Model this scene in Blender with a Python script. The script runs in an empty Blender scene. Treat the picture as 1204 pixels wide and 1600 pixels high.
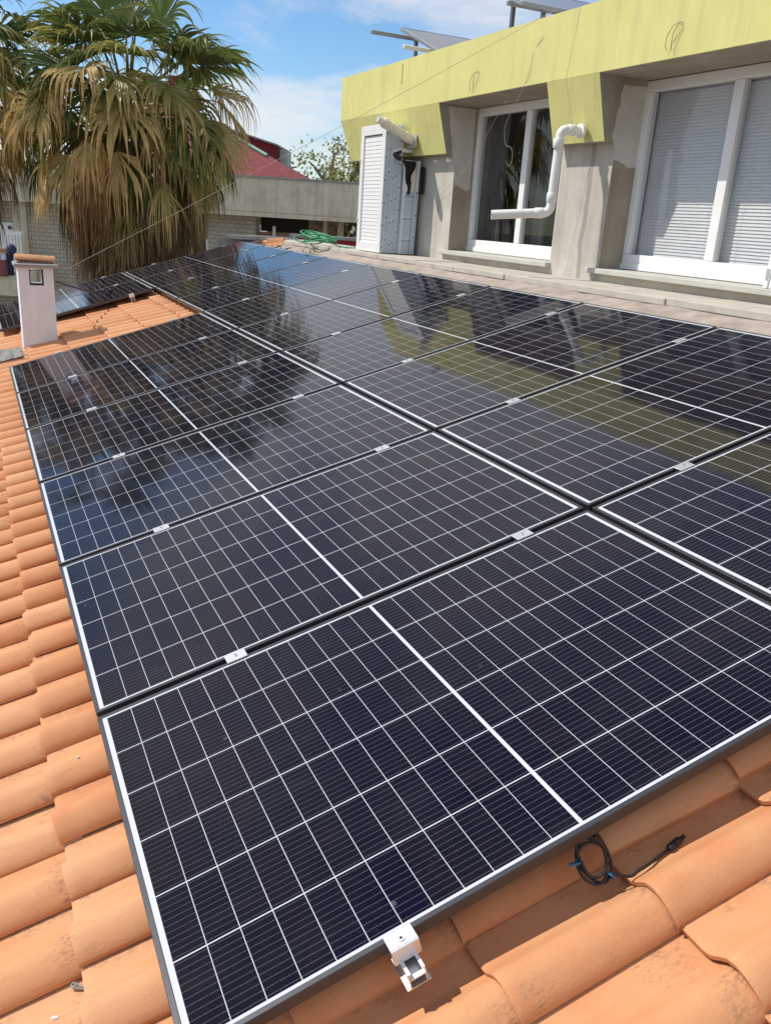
import bpy, math, random
import numpy as np
from mathutils import Matrix, Vector

scene = bpy.context.scene
COL = scene.collection
R = math.radians

# ------------------------------------------------------------------ camera
cam_d = bpy.data.cameras.new("camera")
cam = bpy.data.objects.new("camera", cam_d)
COL.objects.link(cam)
scene.camera = cam
cam_d.sensor_fit = 'VERTICAL'
cam_d.sensor_height = 24.0
cam_d.lens = 1307.74 / 1600.0 * 24.0
cam_d.clip_start = 0.05
cam_d.clip_end = 5000
cam.matrix_world = Matrix((
    (0.90345215, 0.08928981, -0.41928694, -0.20982469),
    (-0.42446231, 0.32332605, -0.84574938, -1.0885),
    (0.06004959, 0.9420656, 0.33000978, 1.4178893),
    (0, 0, 0, 1)))

# ------------------------------------------------------------------ light
TO_SUN = Vector((-1.0, 0.75, 1.54)).normalized()
world = bpy.data.worlds.new("World")
scene.world = world
world.use_nodes = True
wn, wl = world.node_tree.nodes, world.node_tree.links
wn.clear()
w_out = wn.new("ShaderNodeOutputWorld")
w_bg = wn.new("ShaderNodeBackground")
w_bg.inputs["Strength"].default_value = 0.11
sky = wn.new("ShaderNodeTexSky")
sky.sky_type = 'NISHITA'
sky.sun_disc = False
sky.sun_elevation = math.asin(TO_SUN.z)
sky.sun_rotation = math.atan2(TO_SUN.x, TO_SUN.y) % (2 * math.pi)
sky.altitude = 0
sky.air_density = 1.0
sky.dust_density = 0.3
sky.ozone_density = 2.0
# thin broken cloud over the whole sky
w_tc = wn.new("ShaderNodeTexCoord")
w_sep = wn.new("ShaderNodeSeparateXYZ")
wl.new(w_tc.outputs["Generated"], w_sep.inputs[0])
w_add = wn.new("ShaderNodeMath"); w_add.operation = 'ADD'; w_add.inputs[1].default_value = 0.22
wl.new(w_sep.outputs["Z"], w_add.inputs[0])
w_div = wn.new("ShaderNodeVectorMath"); w_div.operation = 'DIVIDE'
w_cmb = wn.new("ShaderNodeCombineXYZ")
for i in range(3):
    wl.new(w_add.outputs[0], w_cmb.inputs[i])
wl.new(w_tc.outputs["Generated"], w_div.inputs[0])
wl.new(w_cmb.outputs[0], w_div.inputs[1])
w_map = wn.new("ShaderNodeMapping")
w_map.inputs["Location"].default_value = (3.156, -7.688, 0.0)
w_map.inputs["Scale"].default_value = (1.0, 1.0, 0.3)
wl.new(w_div.outputs[0], w_map.inputs[0])
w_noise = wn.new("ShaderNodeTexNoise")
w_noise.inputs["Scale"].default_value = 1.3
w_noise.inputs["Detail"].default_value = 8
w_noise.inputs["Roughness"].default_value = 0.56
w_noise.inputs["Distortion"].default_value = 0.35
wl.new(w_map.outputs[0], w_noise.inputs["Vector"])
w_ramp = wn.new("ShaderNodeValToRGB")
w_ramp.color_ramp.elements[0].position = 0.40
w_ramp.color_ramp.elements[0].color = (0, 0, 0, 1)
w_ramp.color_ramp.elements[1].position = 0.57
w_ramp.color_ramp.elements[1].color = (0.9, 0.9, 0.9, 1)
wl.new(w_noise.outputs["Fac"], w_ramp.inputs[0])
w_mix = wn.new("ShaderNodeMixRGB")
w_mix.inputs["Color2"].default_value = (7.4, 7.5, 7.7, 1)
wl.new(w_ramp.outputs[0], w_mix.inputs["Fac"])
w_hs = wn.new("ShaderNodeHueSaturation")
w_hs.inputs["Saturation"].default_value = 1.12
w_hs.inputs["Value"].default_value = 1.15
w_tint = wn.new("ShaderNodeMixRGB"); w_tint.blend_type = 'MULTIPLY'
w_tint.inputs["Fac"].default_value = 1.0
w_tint.inputs["Color2"].default_value = (0.90, 1.0, 1.10, 1)
wl.new(sky.outputs[0], w_tint.inputs["Color1"])
wl.new(w_tint.outputs[0], w_hs.inputs["Color"])
wl.new(w_hs.outputs[0], w_mix.inputs["Color1"])
wl.new(w_mix.outputs[0], w_bg.inputs["Color"])
wl.new(w_bg.outputs[0], w_out.inputs[0])

sun_d = bpy.data.lights.new("sun", 'SUN')
sun_d.energy = 4.2
sun_d.angle = R(0.53)
sun_d.color = (1.0, 0.94, 0.84)
sun = bpy.data.objects.new("sun", sun_d)
COL.objects.link(sun)
sun.rotation_euler = TO_SUN.to_track_quat('Z', 'Y').to_euler()
sun.location = (-10, 8, 20)

scene.view_settings.view_transform = 'Standard'
scene.view_settings.look = 'None'
scene.view_settings.exposure = 0.08
scene.view_settings.gamma = 1.0
scene.render.engine = 'CYCLES'
scene.cycles.use_denoising = True
scene.cycles.max_bounces = 8
scene.cycles.transparent_max_bounces = 12

# ------------------------------------------------------------------ helpers
I4 = Matrix.Identity(4)
WM = {}


def prop(o, label=None, cat=None, group=None, kind=None):
    if label: o["label"] = label
    if cat: o["category"] = cat
    if group: o["group"] = group
    if kind: o["kind"] = kind
    return o


def link(o, parent=None, wm=I4):
    COL.objects.link(o)
    o.matrix_basis = wm
    if parent is not None:
        o.parent = parent
        o.matrix_parent_inverse = WM[parent.name].inverted()
    WM[o.name] = wm.copy()
    return o


def thing(name, label, cat, loc=(0, 0, 0), group=None, wm=None):
    o = bpy.data.objects.new(name, None)
    o.empty_display_size = 0.1
    link(o, None, wm if wm is not None else Matrix.Translation(loc))
    return prop(o, label, cat, group)


def nrm(v):
    v = np.asarray(v, float)
    return v / max(np.linalg.norm(v), 1e-12)


class MB:
    """collects shapes for ONE mesh object"""
    def __init__(self):
        self.v, self.f, self.s, self.mi = [], [], [], []

    def add(self, verts, faces, smooth=False, mi=0):
        b = len(self.v)
        self.v += [tuple(map(float, q)) for q in verts]
        self.f += [tuple(i + b for i in q) for q in faces]
        self.s += [smooth] * len(faces)
        self.mi += [mi] * len(faces)
        return self

    def box(self, lo, hi, M=None, mi=0):
        x0, y0, z0 = lo; x1, y1, z1 = hi
        v = [(x0, y0, z0), (x1, y0, z0), (x1, y1, z0), (x0, y1, z0), (x0, y0, z1), (x1, y0, z1), (x1, y1, z1), (x0, y1, z1)]
        if M is not None:
            v = [tuple(M @ Vector(q)) for q in v]
        return self.add(v, [(0, 3, 2, 1), (4, 5, 6, 7), (0, 1, 5, 4), (1, 2, 6, 5), (2, 3, 7, 6), (3, 0, 4, 7)], mi=mi)

    def bev(self, lo, hi, b=0.004, M=None, mi=0):
        """box with chamfered edges"""
        x0, y0, z0 = lo; x1, y1, z1 = hi
        vs = []; idx = {}
        for sx in (0, 1):
            for sy in (0, 1):
                for sz in (0, 1):
                    c = [(x0, x1)[sx], (y0, y1)[sy], (z0, z1)[sz]]
                    d = [(1, -1)[sx] * b, (1, -1)[sy] * b, (1, -1)[sz] * b]
                    for a in range(3):
                        q = [c[i] + (0 if i == a else d[i]) for i in range(3)]
                        idx[(sx, sy, sz, a)] = len(vs); vs.append(q)
        if M is not None:
            vs = [tuple(M @ Vector(q)) for q in vs]
        g = idx
        F = []
        for a in range(3):
            o = [i for i in range(3) if i != a]
            for s in (0, 1):
                def k(p, q):
                    t = [0, 0, 0]; t[a] = s; t[o[0]] = p; t[o[1]] = q
                    return g[(t[0], t[1], t[2], a)]
                f = [k(0, 0), k(1, 0), k(1, 1), k(0, 1)]
                flip = (s == 0) ^ (a == 1)
                F.append(tuple(f[::-1]) if flip else tuple(f))
        for a in range(3):            # edges along axis a
            o = [i for i in range(3) if i != a]
            for p in (0, 1):
                for q in (0, 1):
                    def k2(s, face):
                        t = [0, 0, 0]; t[a] = s; t[o[0]] = p; t[o[1]] = q
                        return g[(t[0], t[1], t[2], face)]
                    F.append((k2(0, o[0]), k2(1, o[0]), k2(1, o[1]), k2(0, o[1])))
        for sx in (0, 1):
            for sy in (0, 1):
                for sz in (0, 1):
                    F.append((g[(sx, sy, sz, 0)], g[(sx, sy, sz, 1)], g[(sx, sy, sz, 2)]))
        return self.add(vs, F, mi=mi)

    def tube(self, pts, r, n=10, caps=True, smooth=True, mi=0):
        pts = [np.asarray(q, float) for q in pts]
        rs = r if isinstance(r, (list, tuple)) else [r] * len(pts)
        t0 = nrm(pts[1] - pts[0])
        up = np.array([0, 0, 1.]) if abs(t0[2]) < .9 else np.array([1., 0, 0])
        a = nrm(np.cross(t0, up))
        V = []
        for i, q in enumerate(pts):
            t = nrm(pts[min(i + 1, len(pts) - 1)] - pts[max(i - 1, 0)])
            a = nrm(a - t * (a @ t)); b = np.cross(t, a)
            for k in range(n):
                an = 2 * math.pi * k / n
                V.append(q + rs[i] * (a * math.cos(an) + b * math.sin(an)))
        F = []
        for i in range(len(pts) - 1):
            for k in range(n):
                F.append((i * n + k, i * n + (k + 1) % n, (i + 1) * n + (k + 1) % n, (i + 1) * n + k))
        self.add(V, F, smooth, mi)
        if caps:
            m = len(pts) - 1
            self.add(V[:n], [tuple(range(n))[::-1]], False, mi)
            self.add(V[m * n:], [tuple(range(n))], False, mi)
        return self

    def prism(self, poly, ext, mi=0):
        """poly: 3D outline, ext: extrusion vector"""
        n = len(poly)
        V = [tuple(q) for q in poly] + [tuple(np.asarray(q, float) + np.asarray(ext, float)) for q in poly]
        F = [tuple(range(n))[::-1], tuple(range(n, 2 * n))]
        F += [(i, (i + 1) % n, n + (i + 1) % n, n + i) for i in range(n)]
        return self.add(V, F, mi=mi)

    def mesh(self, name, mats):
        me = bpy.data.meshes.new(name)
        me.from_pydata(self.v, [], self.f)
        me.polygons.foreach_set("use_smooth", self.s)
        if not isinstance(mats, (list, tuple)): mats = [mats]
        for m in mats: me.materials.append(m)
        if len(mats) > 1: me.polygons.foreach_set("material_index", self.mi)
        me.update()
        return me

    def build(self, name, mats, parent=None, wm=I4, fixn=True):
        me = self.mesh(name, mats)
        if fixn:
            import bmesh
            bm = bmesh.new(); bm.from_mesh(me)
            bmesh.ops.recalc_face_normals(bm, faces=bm.faces)
            bm.to_mesh(me); bm.free()
        return link(bpy.data.objects.new(name, me), parent, wm)


def inst(name, me, parent, wm):
    return link(bpy.data.objects.new(name, me), parent, wm)


# ------------------------------------------------------------------ materials
def newmat(name):
    m = bpy.data.materials.new(name); m.use_nodes = True
    nt = m.node_tree
    return m, nt.nodes, nt.links, nt.nodes["Principled BSDF"]


def noise(n, l, vec, scale, detail=4, rough=.55, dist=0.):
    t = n.new("ShaderNodeTexNoise")
    t.inputs["Scale"].default_value = scale; t.inputs["Detail"].default_value = detail
    t.inputs["Roughness"].default_value = rough; t.inputs["Distortion"].default_value = dist
    if vec is not None: l.new(vec, t.inputs["Vector"])
    return t.outputs["Fac"]


def ramp(n, l, fac, stops):
    r = n.new("ShaderNodeValToRGB")
    el = r.color_ramp.elements
    while len(el) < len(stops): el.new(0.5)
    for e_, (p, c) in zip(el, stops):
        e_.position = p
        e_.color = (c, c, c, 1) if isinstance(c, (int, float)) else (*c, 1)
    l.new(fac, r.inputs[0])
    return r.outputs[0]


def mixc(n, l, fac, a, b, mode='MIX'):
    m = n.new("ShaderNodeMixRGB"); m.blend_type = mode
    for s, v in (("Fac", fac), ("Color1", a), ("Color2", b)):
        if isinstance(v, (int, float)): m.inputs[s].default_value = v if s == "Fac" else (v, v, v, 1)
        elif isinstance(v, (tuple, list)): m.inputs[s].default_value = (*v, 1)
        else: l.new(v, m.inputs[s])
    return m.outputs[0]


def math_(n, l, op, a, b=0.):
    m = n.new("ShaderNodeMath"); m.operation = op
    for i, v in enumerate((a, b)):
        if isinstance(v, (int, float)): m.inputs[i].default_value = v
        else: l.new(v, m.inputs[i])
    return m.outputs[0]


def mapping(n, l, vec, scale=(1, 1, 1), loc=(0, 0, 0), rot=(0, 0, 0)):
    m = n.new("ShaderNodeMapping")
    m.inputs["Scale"].default_value = scale; m.inputs["Location"].default_value = loc; m.inputs["Rotation"].default_value = rot
    l.new(vec, m.inputs[0])
    return m.outputs[0]


def bump(n, l, bsdf, h, strength=.3, dist=.01):
    b = n.new("ShaderNodeBump"); b.inputs["Strength"].default_value = strength; b.inputs["Distance"].default_value = dist
    l.new(h, b.inputs["Height"]); l.new(b.outputs[0], bsdf.inputs["Normal"])


def simple(name, col, rough=.7, metal=0., var=.18, scale=6., streak=0., bs=80., bstr=.15, dirt=None, dirtpos=.6, spec=.5):
    m, n, l, b = newmat(name)
    tc = n.new("ShaderNodeTexCoord").outputs["Object"]
    f = noise(n, l, tc, scale, 6, .6)
    c = mixc(n, l, ramp(n, l, f, [(.3, 0.), (.7, 1.)]), tuple(x * (1 - var) for x in col), tuple(min(1, x * (1 + var * .6)) for x in col))
    if streak:
        s = noise(n, l, mapping(n, l, tc, (14, 14, .7)), 1.2, 5, .65)
        c = mixc(n, l, math_(n, l, 'MULTIPLY', ramp(n, l, s, [(.45, 0.), (.75, 1.)]), streak), c, tuple(x * .45 for x in col))
    if dirt is not None:
        d = noise(n, l, tc, 2.3, 7, .65)
        c = mixc(n, l, ramp(n, l, d, [(dirtpos, 0.), (dirtpos + .14, .8)]), c, dirt)
    l.new(c, b.inputs["Base Color"])
    b.inputs["Roughness"].default_value = rough
    b.inputs["Metallic"].default_value = metal
    b.inputs["Specular IOR Level"].default_value = spec
    if bstr: bump(n, l, b, noise(n, l, tc, bs, 4), bstr, .004)
    return m


M_ALU = simple("aluminium", (.78, .78, .78), .38, .85, .06, 40, bstr=.05)
M_WHITE = simple("white_lacquer", (.80, .80, .78), .35, 0, .04, 5, bstr=0)
M_PVC = simple("white_pvc", (.78, .77, .73), .4, 0, .08, 9, bstr=.03, dirt=(.55, .5, .42), dirtpos=.62)
M_FLUE = simple("cream_flue", (.74, .69, .58), .45, 0, .1, 9, bstr=.05)
M_STEEL = simple("bright_steel", (.75, .75, .75), .42, .8, .1, 20, bstr=.05)
M_BLACKRUB = simple("black_rubber", (.012, .012, .013), .5, 0, .3, 50, bstr=.05)
M_BLUETIE = simple("blue_tie", (.02, .17, .38), .45, 0, .1, 30, bstr=0)
M_GREENHOSE = simple("green_hose", (.03, .30, .11), .4, 0, .25, 20, bstr=.05)
M_BLACKCLOTH = simple("black_cloth", (.008, .008, .009), .85, 0, .3, 20, bstr=.2)
M_SLAB = simple("coping_stone", (.50, .455, .39), .9, 0, .16, 5, bs=120, bstr=.3, dirt=(.27, .235, .2), dirtpos=.58)
M_MORTAR = simple("mortar", (.36, .30, .255), .95, 0, .3, 7, bs=60, bstr=.5, dirt=(.5, .47, .43), dirtpos=.6)
M_SILL = simple("painted_sill", (.50, .49, .44), .75, 0, .1, 6, bstr=.15)
M_CEMENT = simple("fibre_cement", (.33, .325, .31), .9, 0, .2, 14, bs=90, bstr=.3)
M_CHIM = simple("white_chimney_render", (.76, .785, .83), .85, 0, .07, 5, streak=.14, bs=150, bstr=.15)
M_DARK = simple("dark_interior", (.012, .012, .014), .8, bstr=0)
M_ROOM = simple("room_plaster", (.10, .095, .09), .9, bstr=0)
M_CURTAIN = simple("grey_curtain", (.10, .105, .105), .9, 0, .1, 10, bstr=.1)
M_LEAD = simple("grey_flashing", (.20, .205, .20), .7, .1, .2, 20, bstr=.3)
M_WIRE = simple("pale_wire", (.42, .40, .36), .7, bstr=0)
M_DARKWIRE = simple("dark_wire", (.05, .05, .05), .6, bstr=0)
M_BLIND = simple("blind_slat", (.78, .80, .82), .5, 0, .04, 20, bstr=0)
M_FRAMEDK = simple("dark_frame", (.03, .03, .035), .4, .3, bstr=0)
M_GALV = simple("galvanised", (.33, .35, .37), .5, .7, .15, 20, bstr=.1)
M_REDBRICKWALL = simple("red_paint", (.36, .025, .03), .7, 0, .15, 6, bstr=.1)
M_HOUSEDK = simple("dark_porch", (.045, .04, .032), .9, bstr=0)
M_SHUTBROWN = simple("brown_shutter", (.30, .17, .13), .7, 0, .15, 8, bstr=.1)
M_GROUND = simple("ground_mix", (.20, .19, .17), .95, 0, .3, .4, bs=4, bstr=.3, dirt=(.09, .12, .05), dirtpos=.5)
M_BARK = simple("bark", (.30, .25, .18), .95, 0, .3, 6, bs=20, bstr=.6)


def m_yellow():
    m, n, l, b = newmat("yellow_paint")
    tc = n.new("ShaderNodeTexCoord").outputs["Object"]
    f = noise(n, l, tc, 3, 6, .6)
    c = mixc(n, l, ramp(n, l, f, [(.3, 0.), (.7, 1.)]), (.61, .575, .21), (.68, .64, .245))
    # run-off streaks under the top edge
    s = noise(n, l, mapping(n, l, tc, (3, 3, .22)), 2.4, 6, .62)
    sep = n.new("ShaderNodeSeparateXYZ"); l.new(tc, sep.inputs[0])
    c = mixc(n, l, math_(n, l, 'MULTIPLY', ramp(n, l, s, [(.50, 0.), (.74, 1.)]), .5), c, (.40, .38, .19))
    d = noise(n, l, mapping(n, l, tc, (1, 1, .5), (3, 5, 1)), 1.6, 6, .6)
    c = mixc(n, l, ramp(n, l, d, [(.56, 0.), (.75, .35)]), c, (.56, .55, .30))
    l.new(c, b.inputs["Base Color"]); b.inputs["Roughness"].default_value = .8
    bump(n, l, b, noise(n, l, tc, 55, 4), .2, .004)
    return m


def m_plaster(name="grey_plaster", col=(.52, .48, .40), st=.35):
    m, n, l, b = newmat(name)
    tc = n.new("ShaderNodeTexCoord").outputs["Object"]
    f = noise(n, l, tc, 4, 7, .65)
    c = mixc(n, l, ramp(n, l, f, [(.3, 0.), (.7, 1.)]), tuple(x * .84 for x in col), tuple(x * 1.1 for x in col))
    s = noise(n, l, mapping(n, l, tc, (5, 5, .35)), 1.7, 5, .6)
    c = mixc(n, l, math_(n, l, 'MULTIPLY', ramp(n, l, s, [(.48, 0.), (.7, 1.)]), st), c, tuple(x * .55 for x in col))
    d = noise(n, l, tc, 1.1, 6, .6)
    c = mixc(n, l, ramp(n, l, d, [(.5, 0.), (.72, .5)]), c, (col[0] * .62, col[1] * .58, col[2] * .48))
    l.new(c, b.inputs["Base Color"]); b.inputs["Roughness"].default_value = .92
    bump(n, l, b, noise(n, l, tc, 70, 5), .3, .004)
    return m


def m_pillar():
    """plaster with the dark water run below the waste pipe"""
    m = m_plaster("stained_plaster", (.53, .495, .43), .5)
    n, l, b = m.node_tree.nodes, m.node_tree.links, m.node_tree.nodes["Principled BSDF"]
    old = b.inputs["Base Color"].links[0].from_socket
    tc = n.new("ShaderNodeTexCoord").outputs["Object"]
    sep = n.new("ShaderNodeSeparateXYZ"); l.new(tc, sep.inputs[0])
    wob = noise(n, l, mapping(n, l, tc, (0, 0, 1)), 2.6, 3, .5)
    cy = math_(n, l, 'ADD', math_(n, l, 'MULTIPLY', math_(n, l, 'SUBTRACT', wob, .5), .16), 4.855)
    dist = math_(n, l, 'ABSOLUTE', math_(n, l, 'SUBTRACT', sep.outputs["Y"], cy))
    mask = ramp(n, l, dist, [(.022, .75), (.034, 0.)])
    c = mixc(n, l, mask, old, (.27, .25, .225))
    l.new(c, b.inputs["Base Color"])
    return m


def m_tile():
    m, n, l, b = newmat("terracotta")
    tc = n.new("ShaderNodeTexCoord").outputs["Object"]
    oi = n.new("ShaderNodeObjectInfo").outputs["Random"]
    gi = n.new("ShaderNodeNewGeometry").outputs["Random Per Island"]
    rnd = math_(n, l, 'FRACT', math_(n, l, 'ADD', oi, gi))
    off = n.new("ShaderNodeCombineXYZ")
    l.new(math_(n, l, 'MULTIPLY', rnd, 37.), off.inputs[0]); l.new(math_(n, l, 'MULTIPLY', rnd, 91.), off.inputs[1])
    va = n.new("ShaderNodeVectorMath"); va.operation = 'ADD'; l.new(tc, va.inputs[0]); l.new(off.outputs[0], va.inputs[1])
    p = va.outputs[0]
    base = ramp(n, l, rnd, [(0., (.50, .195, .084)), (.2, (.61, .262, .118)), (.45, (.64, .295, .140)), (.6, (.55, .220, .094)), (.8, (.65, .325, .165)), (1., (.52, .205, .088))])
    f = noise(n, l, p, 7, 6, .6)
    c = mixc(n, l, ramp(n, l, f, [(.35, 0.), (.7, .55)]), base, (.60, .34, .175))
    g = noise(n, l, mapping(n, l, p, (1, 4, 4)), 9, 5, .6)
    c = mixc(n, l, ramp(n, l, g, [(.52, 0.), (.72, .3)]), c, (.42, .175, .075))
    # lichen specks, gathered in patches
    pa = noise(n, l, p, 5, 3, .5)
    sp = noise(n, l, mapping(n, l, p, (1, 2.2, 2.2)), 85, 4, .7)
    k = math_(n, l, 'MULTIPLY', ramp(n, l, pa, [(.60, 0.), (.74, .8)]), ramp(n, l, sp, [(.54, 0.), (.62, .75)]))
    c = mixc(n, l, k, c, (.12, .095, .065))
    # soot and lichen caught where the tile above laps over and in the pan beside the roll
    sl = n.new("ShaderNodeSeparateXYZ"); l.new(tc, sl.inputs[0])
    lap = math_(n, l, 'MAXIMUM', ramp(n, l, sl.outputs["X"], [(.30, 0.), (.365, 1.), (.40, 1.)]), math_(n, l, 'MULTIPLY', ramp(n, l, sl.outputs["Y"], [(.165, 0.), (.20, 1.)]), .8))
    gr = noise(n, l, mapping(n, l, p, (1, 1.6, 1.6)), 60, 5, .72)
    pt = noise(n, l, p, 9, 3, .6)
    lk = math_(n, l, 'MULTIPLY', math_(n, l, 'MULTIPLY', lap, ramp(n, l, pt, [(.43, 0.), (.63, 1.)])), ramp(n, l, gr, [(.46, 0.), (.59, .75)]))
    c = mixc(n, l, lk, c, (.15, .105, .07))
    fg = noise(n, l, p, 240, 3, .7)
    c = mixc(n, l, ramp(n, l, fg, [(.58, 0.), (.75, .30)]), c, (.34, .15, .07))
    l.new(c, b.inputs["Base Color"])
    b.inputs["Roughness"].default_value = .82
    b.inputs["Specular IOR Level"].default_value = .35
    h = mixc(n, l, .5, noise(n, l, p, 26, 5, .6), noise(n, l, p, 170, 4, .6))
    bump(n, l, b, h, .32, .006)
    return m


def m_cell():
    m, n, l, b = newmat("silicon_cell")
    tc = n.new("ShaderNodeTexCoord").outputs["Object"]
    sep = n.new("ShaderNodeSeparateXYZ"); l.new(tc, sep.inputs[0])
    oi = n.new("ShaderNodeObjectInfo").outputs["Random"]
    # bus wires run along the slope, 16.5 mm apart
    fr = math_(n, l, 'FRACT', math_(n, l, 'DIVIDE', math_(n, l, 'ADD', sep.outputs["Y"], .0083), .0166))
    d = math_(n, l, 'ABSOLUTE', math_(n, l, 'SUBTRACT', fr, .5))
    wire = ramp(n, l, d, [(.030, 1.), (.055, 0.)])
    br = noise(n, l, mapping(n, l, tc, (1, 1, 1)), 420, 2, .5)
    wire = math_(n, l, 'MULTIPLY', wire, ramp(n, l, br, [(.35, .35), (.6, 1.)]))
    base = ramp(n, l, oi, [(0., (.0030, .0030, .0105)), (.5, (.0042, .0036, .0110)), (1., (.0060, .0042, .0100))])
    c = mixc(n, l, math_(n, l, 'MULTIPLY', wire, .46), base, (.20, .205, .23))
    geo = n.new("ShaderNodeNewGeometry").outputs["Position"]
    du = noise(n, l, geo, 6, 6, .65)
    sp = noise(n, l, geo, 260, 3, .6)
    dust = math_(n, l, 'MULTIPLY', ramp(n, l, du, [(.48, 0.), (.75, 1.)]), ramp(n, l, sp, [(.58, 0.), (.72, .16)]))
    c = mixc(n, l, dust, c, (.32, .32, .33))
    sm = noise(n, l, mapping(n, l, geo, (1, 5, 1)), 2.2, 6, .7)
    c = mixc(n, l, ramp(n, l, sm, [(.50, 0.), (.80, .022)]), c, (.40, .37, .33))
    vo = n.new("ShaderNodeTexVoronoi"); vo.inputs["Scale"].default_value = 9.; l.new(geo, vo.inputs["Vector"])
    sp2 = math_(n, l, 'MULTIPLY', ramp(n, l, vo.outputs["Distance"], [(.035, 1.), (.075, 0.)]), ramp(n, l, noise(n, l, geo, 4.1, 2, .5), [(.60, 0.), (.68, .15)]))
    c = mixc(n, l, sp2, c, (.5, .5, .5))
    l.new(c, b.inputs["Base Color"])
    b.inputs["IOR"].default_value = 1.27
    r = noise(n, l, geo, 3.5, 5, .6)
    l.new(ramp(n, l, r, [(.3, .035), (.75, .085)]), b.inputs["Roughness"])
    return m


def m_back():
    m, n, l, b = newmat("white_backsheet")
    b.inputs["Base Color"].default_value = (.55, .56, .60, 1)
    b.inputs["Roughness"].default_value = .05
    b.inputs["IOR"].default_value = 1.27
    return m


def m_glass(name="window_glass", tint=.92):
    m, n, l, b = newmat(name)
    n.remove(b)
    out = [x for x in n if x.type == 'OUTPUT_MATERIAL'][0]
    tr = n.new("ShaderNodeBsdfTransparent"); tr.inputs[0].default_value = (tint, tint, tint, 1)
    gl = n.new("ShaderNodeBsdfGlossy"); gl.inputs["Roughness"].default_value = .01
    fr = n.new("ShaderNodeFresnel"); fr.inputs[0].default_value = 1.55
    mx = n.new("ShaderNodeMixShader")
    bf = n.new("ShaderNodeNewGeometry").outputs["Backfacing"]
    l.new(math_(n, l, 'MULTIPLY', fr.outputs[0], math_(n, l, 'SUBTRACT', 1., bf)), mx.inputs[0]); l.new(tr.outputs[0], mx.inputs[1]); l.new(gl.outputs[0], mx.inputs[2])
    l.new(mx.outputs[0], out.inputs[0])
    return m


def m_film():
    """shutter edge wrapped in printed protective film: rows of blue dashes and small squares"""
    m, n, l, b = newmat("printed_film")
    tc = n.new("ShaderNodeTexCoord").outputs["Object"]
    oi = n.new("ShaderNodeObjectInfo").outputs["Random"]
    sep = n.new("ShaderNodeSeparateXYZ"); l.new(tc, sep.inputs[0])
    z = math_(n, l, 'FRACT', math_(n, l, 'ADD', math_(n, l, 'DIVIDE', sep.outputs["Z"], .235), oi))
    x = math_(n, l, 'ABSOLUTE', sep.outputs["X"])
    dash = math_(n, l, 'MULTIPLY', math_(n, l, 'LESS_THAN', x, .0030), math_(n, l, 'LESS_THAN', z, .74))
    sq = math_(n, l, 'MULTIPLY', math_(n, l, 'LESS_THAN', x, .0085), math_(n, l, 'MULTIPLY', math_(n, l, 'GREATER_THAN', z, .80), math_(n, l, 'LESS_THAN', z, .91)))
    k = math_(n, l, 'MAXIMUM', dash, sq)
    geo = n.new("ShaderNodeNewGeometry").outputs["Normal"]
    sg = n.new("ShaderNodeSeparateXYZ"); l.new(geo, sg.inputs[0])
    k = math_(n, l, 'MULTIPLY', k, math_(n, l, 'GREATER_THAN', math_(n, l, 'ABSOLUTE', sg.outputs["Y"]), .7))
    c = mixc(n, l, math_(n, l, 'MULTIPLY', k, .85), (.60, .68, .76), (.05, .10, .19))
    l.new(c, b.inputs["Base Color"]); b.inputs["Roughness"].default_value = .3
    return m


def m_brick(name, c1, c2, mo, sc):
    m, n, l, b = newmat(name)
    tc = n.new("ShaderNodeTexCoord").outputs["Object"]
    t = n.new("ShaderNodeTexBrick")
    t.inputs["Color1"].default_value = (*c1, 1); t.inputs["Color2"].default_value = (*c2, 1); t.inputs["Mortar"].default_value = (*mo, 1)
    t.inputs["Scale"].default_value = sc; t.inputs["Mortar Size"].default_value = .022
    t.inputs["Brick Width"].default_value = .5; t.inputs["Row Height"].default_value = .25
    l.new(mapping(n, l, tc, (1, 1, 1), rot=(R(90), 0, 0)), t.inputs["Vector"])
    f = noise(n, l, tc, 3, 5, .6)
    c = mixc(n, l, ramp(n, l, f, [(.3, 0.), (.7, .4)]), t.outputs["Color"], tuple(x * .7 for x in c1))
    l.new(c, b.inputs["Base Color"]); b.inputs["Roughness"].default_value = .9
    bump(n, l, b, math_(n, l, 'SUBTRACT', 1., t.outputs["Fac"]), .6, .02)
    return m


def m_shingle(name, col):
    m, n, l, b = newmat(name)
    tc = n.new("ShaderNodeTexCoord").outputs["Object"]
    sep = n.new("ShaderNodeSeparateXYZ"); l.new(tc, sep.inputs[0])
    row = math_(n, l, 'DIVIDE', sep.outputs["Z"], .085)
    fr = math_(n, l, 'FRACT', row)
    f = noise(n, l, tc, 5, 5, .6)
    fl = math_(n, l, 'FLOOR', row)
    c = mixc(n, l, ramp(n, l, f, [(.3, 0.), (.7, 1.)]), tuple(x * .75 for x in col), tuple(min(1, x * 1.2) for x in col))
    c = mixc(n, l, ramp(n, l, fr, [(0., .7), (.16, .0)]), c, tuple(x * .35 for x in col))
    l.new(c, b.inputs["Base Color"]); b.inputs["Roughness"].default_value = .85
    bump(n, l, b, fr, .8, .03)
    return m


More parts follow.
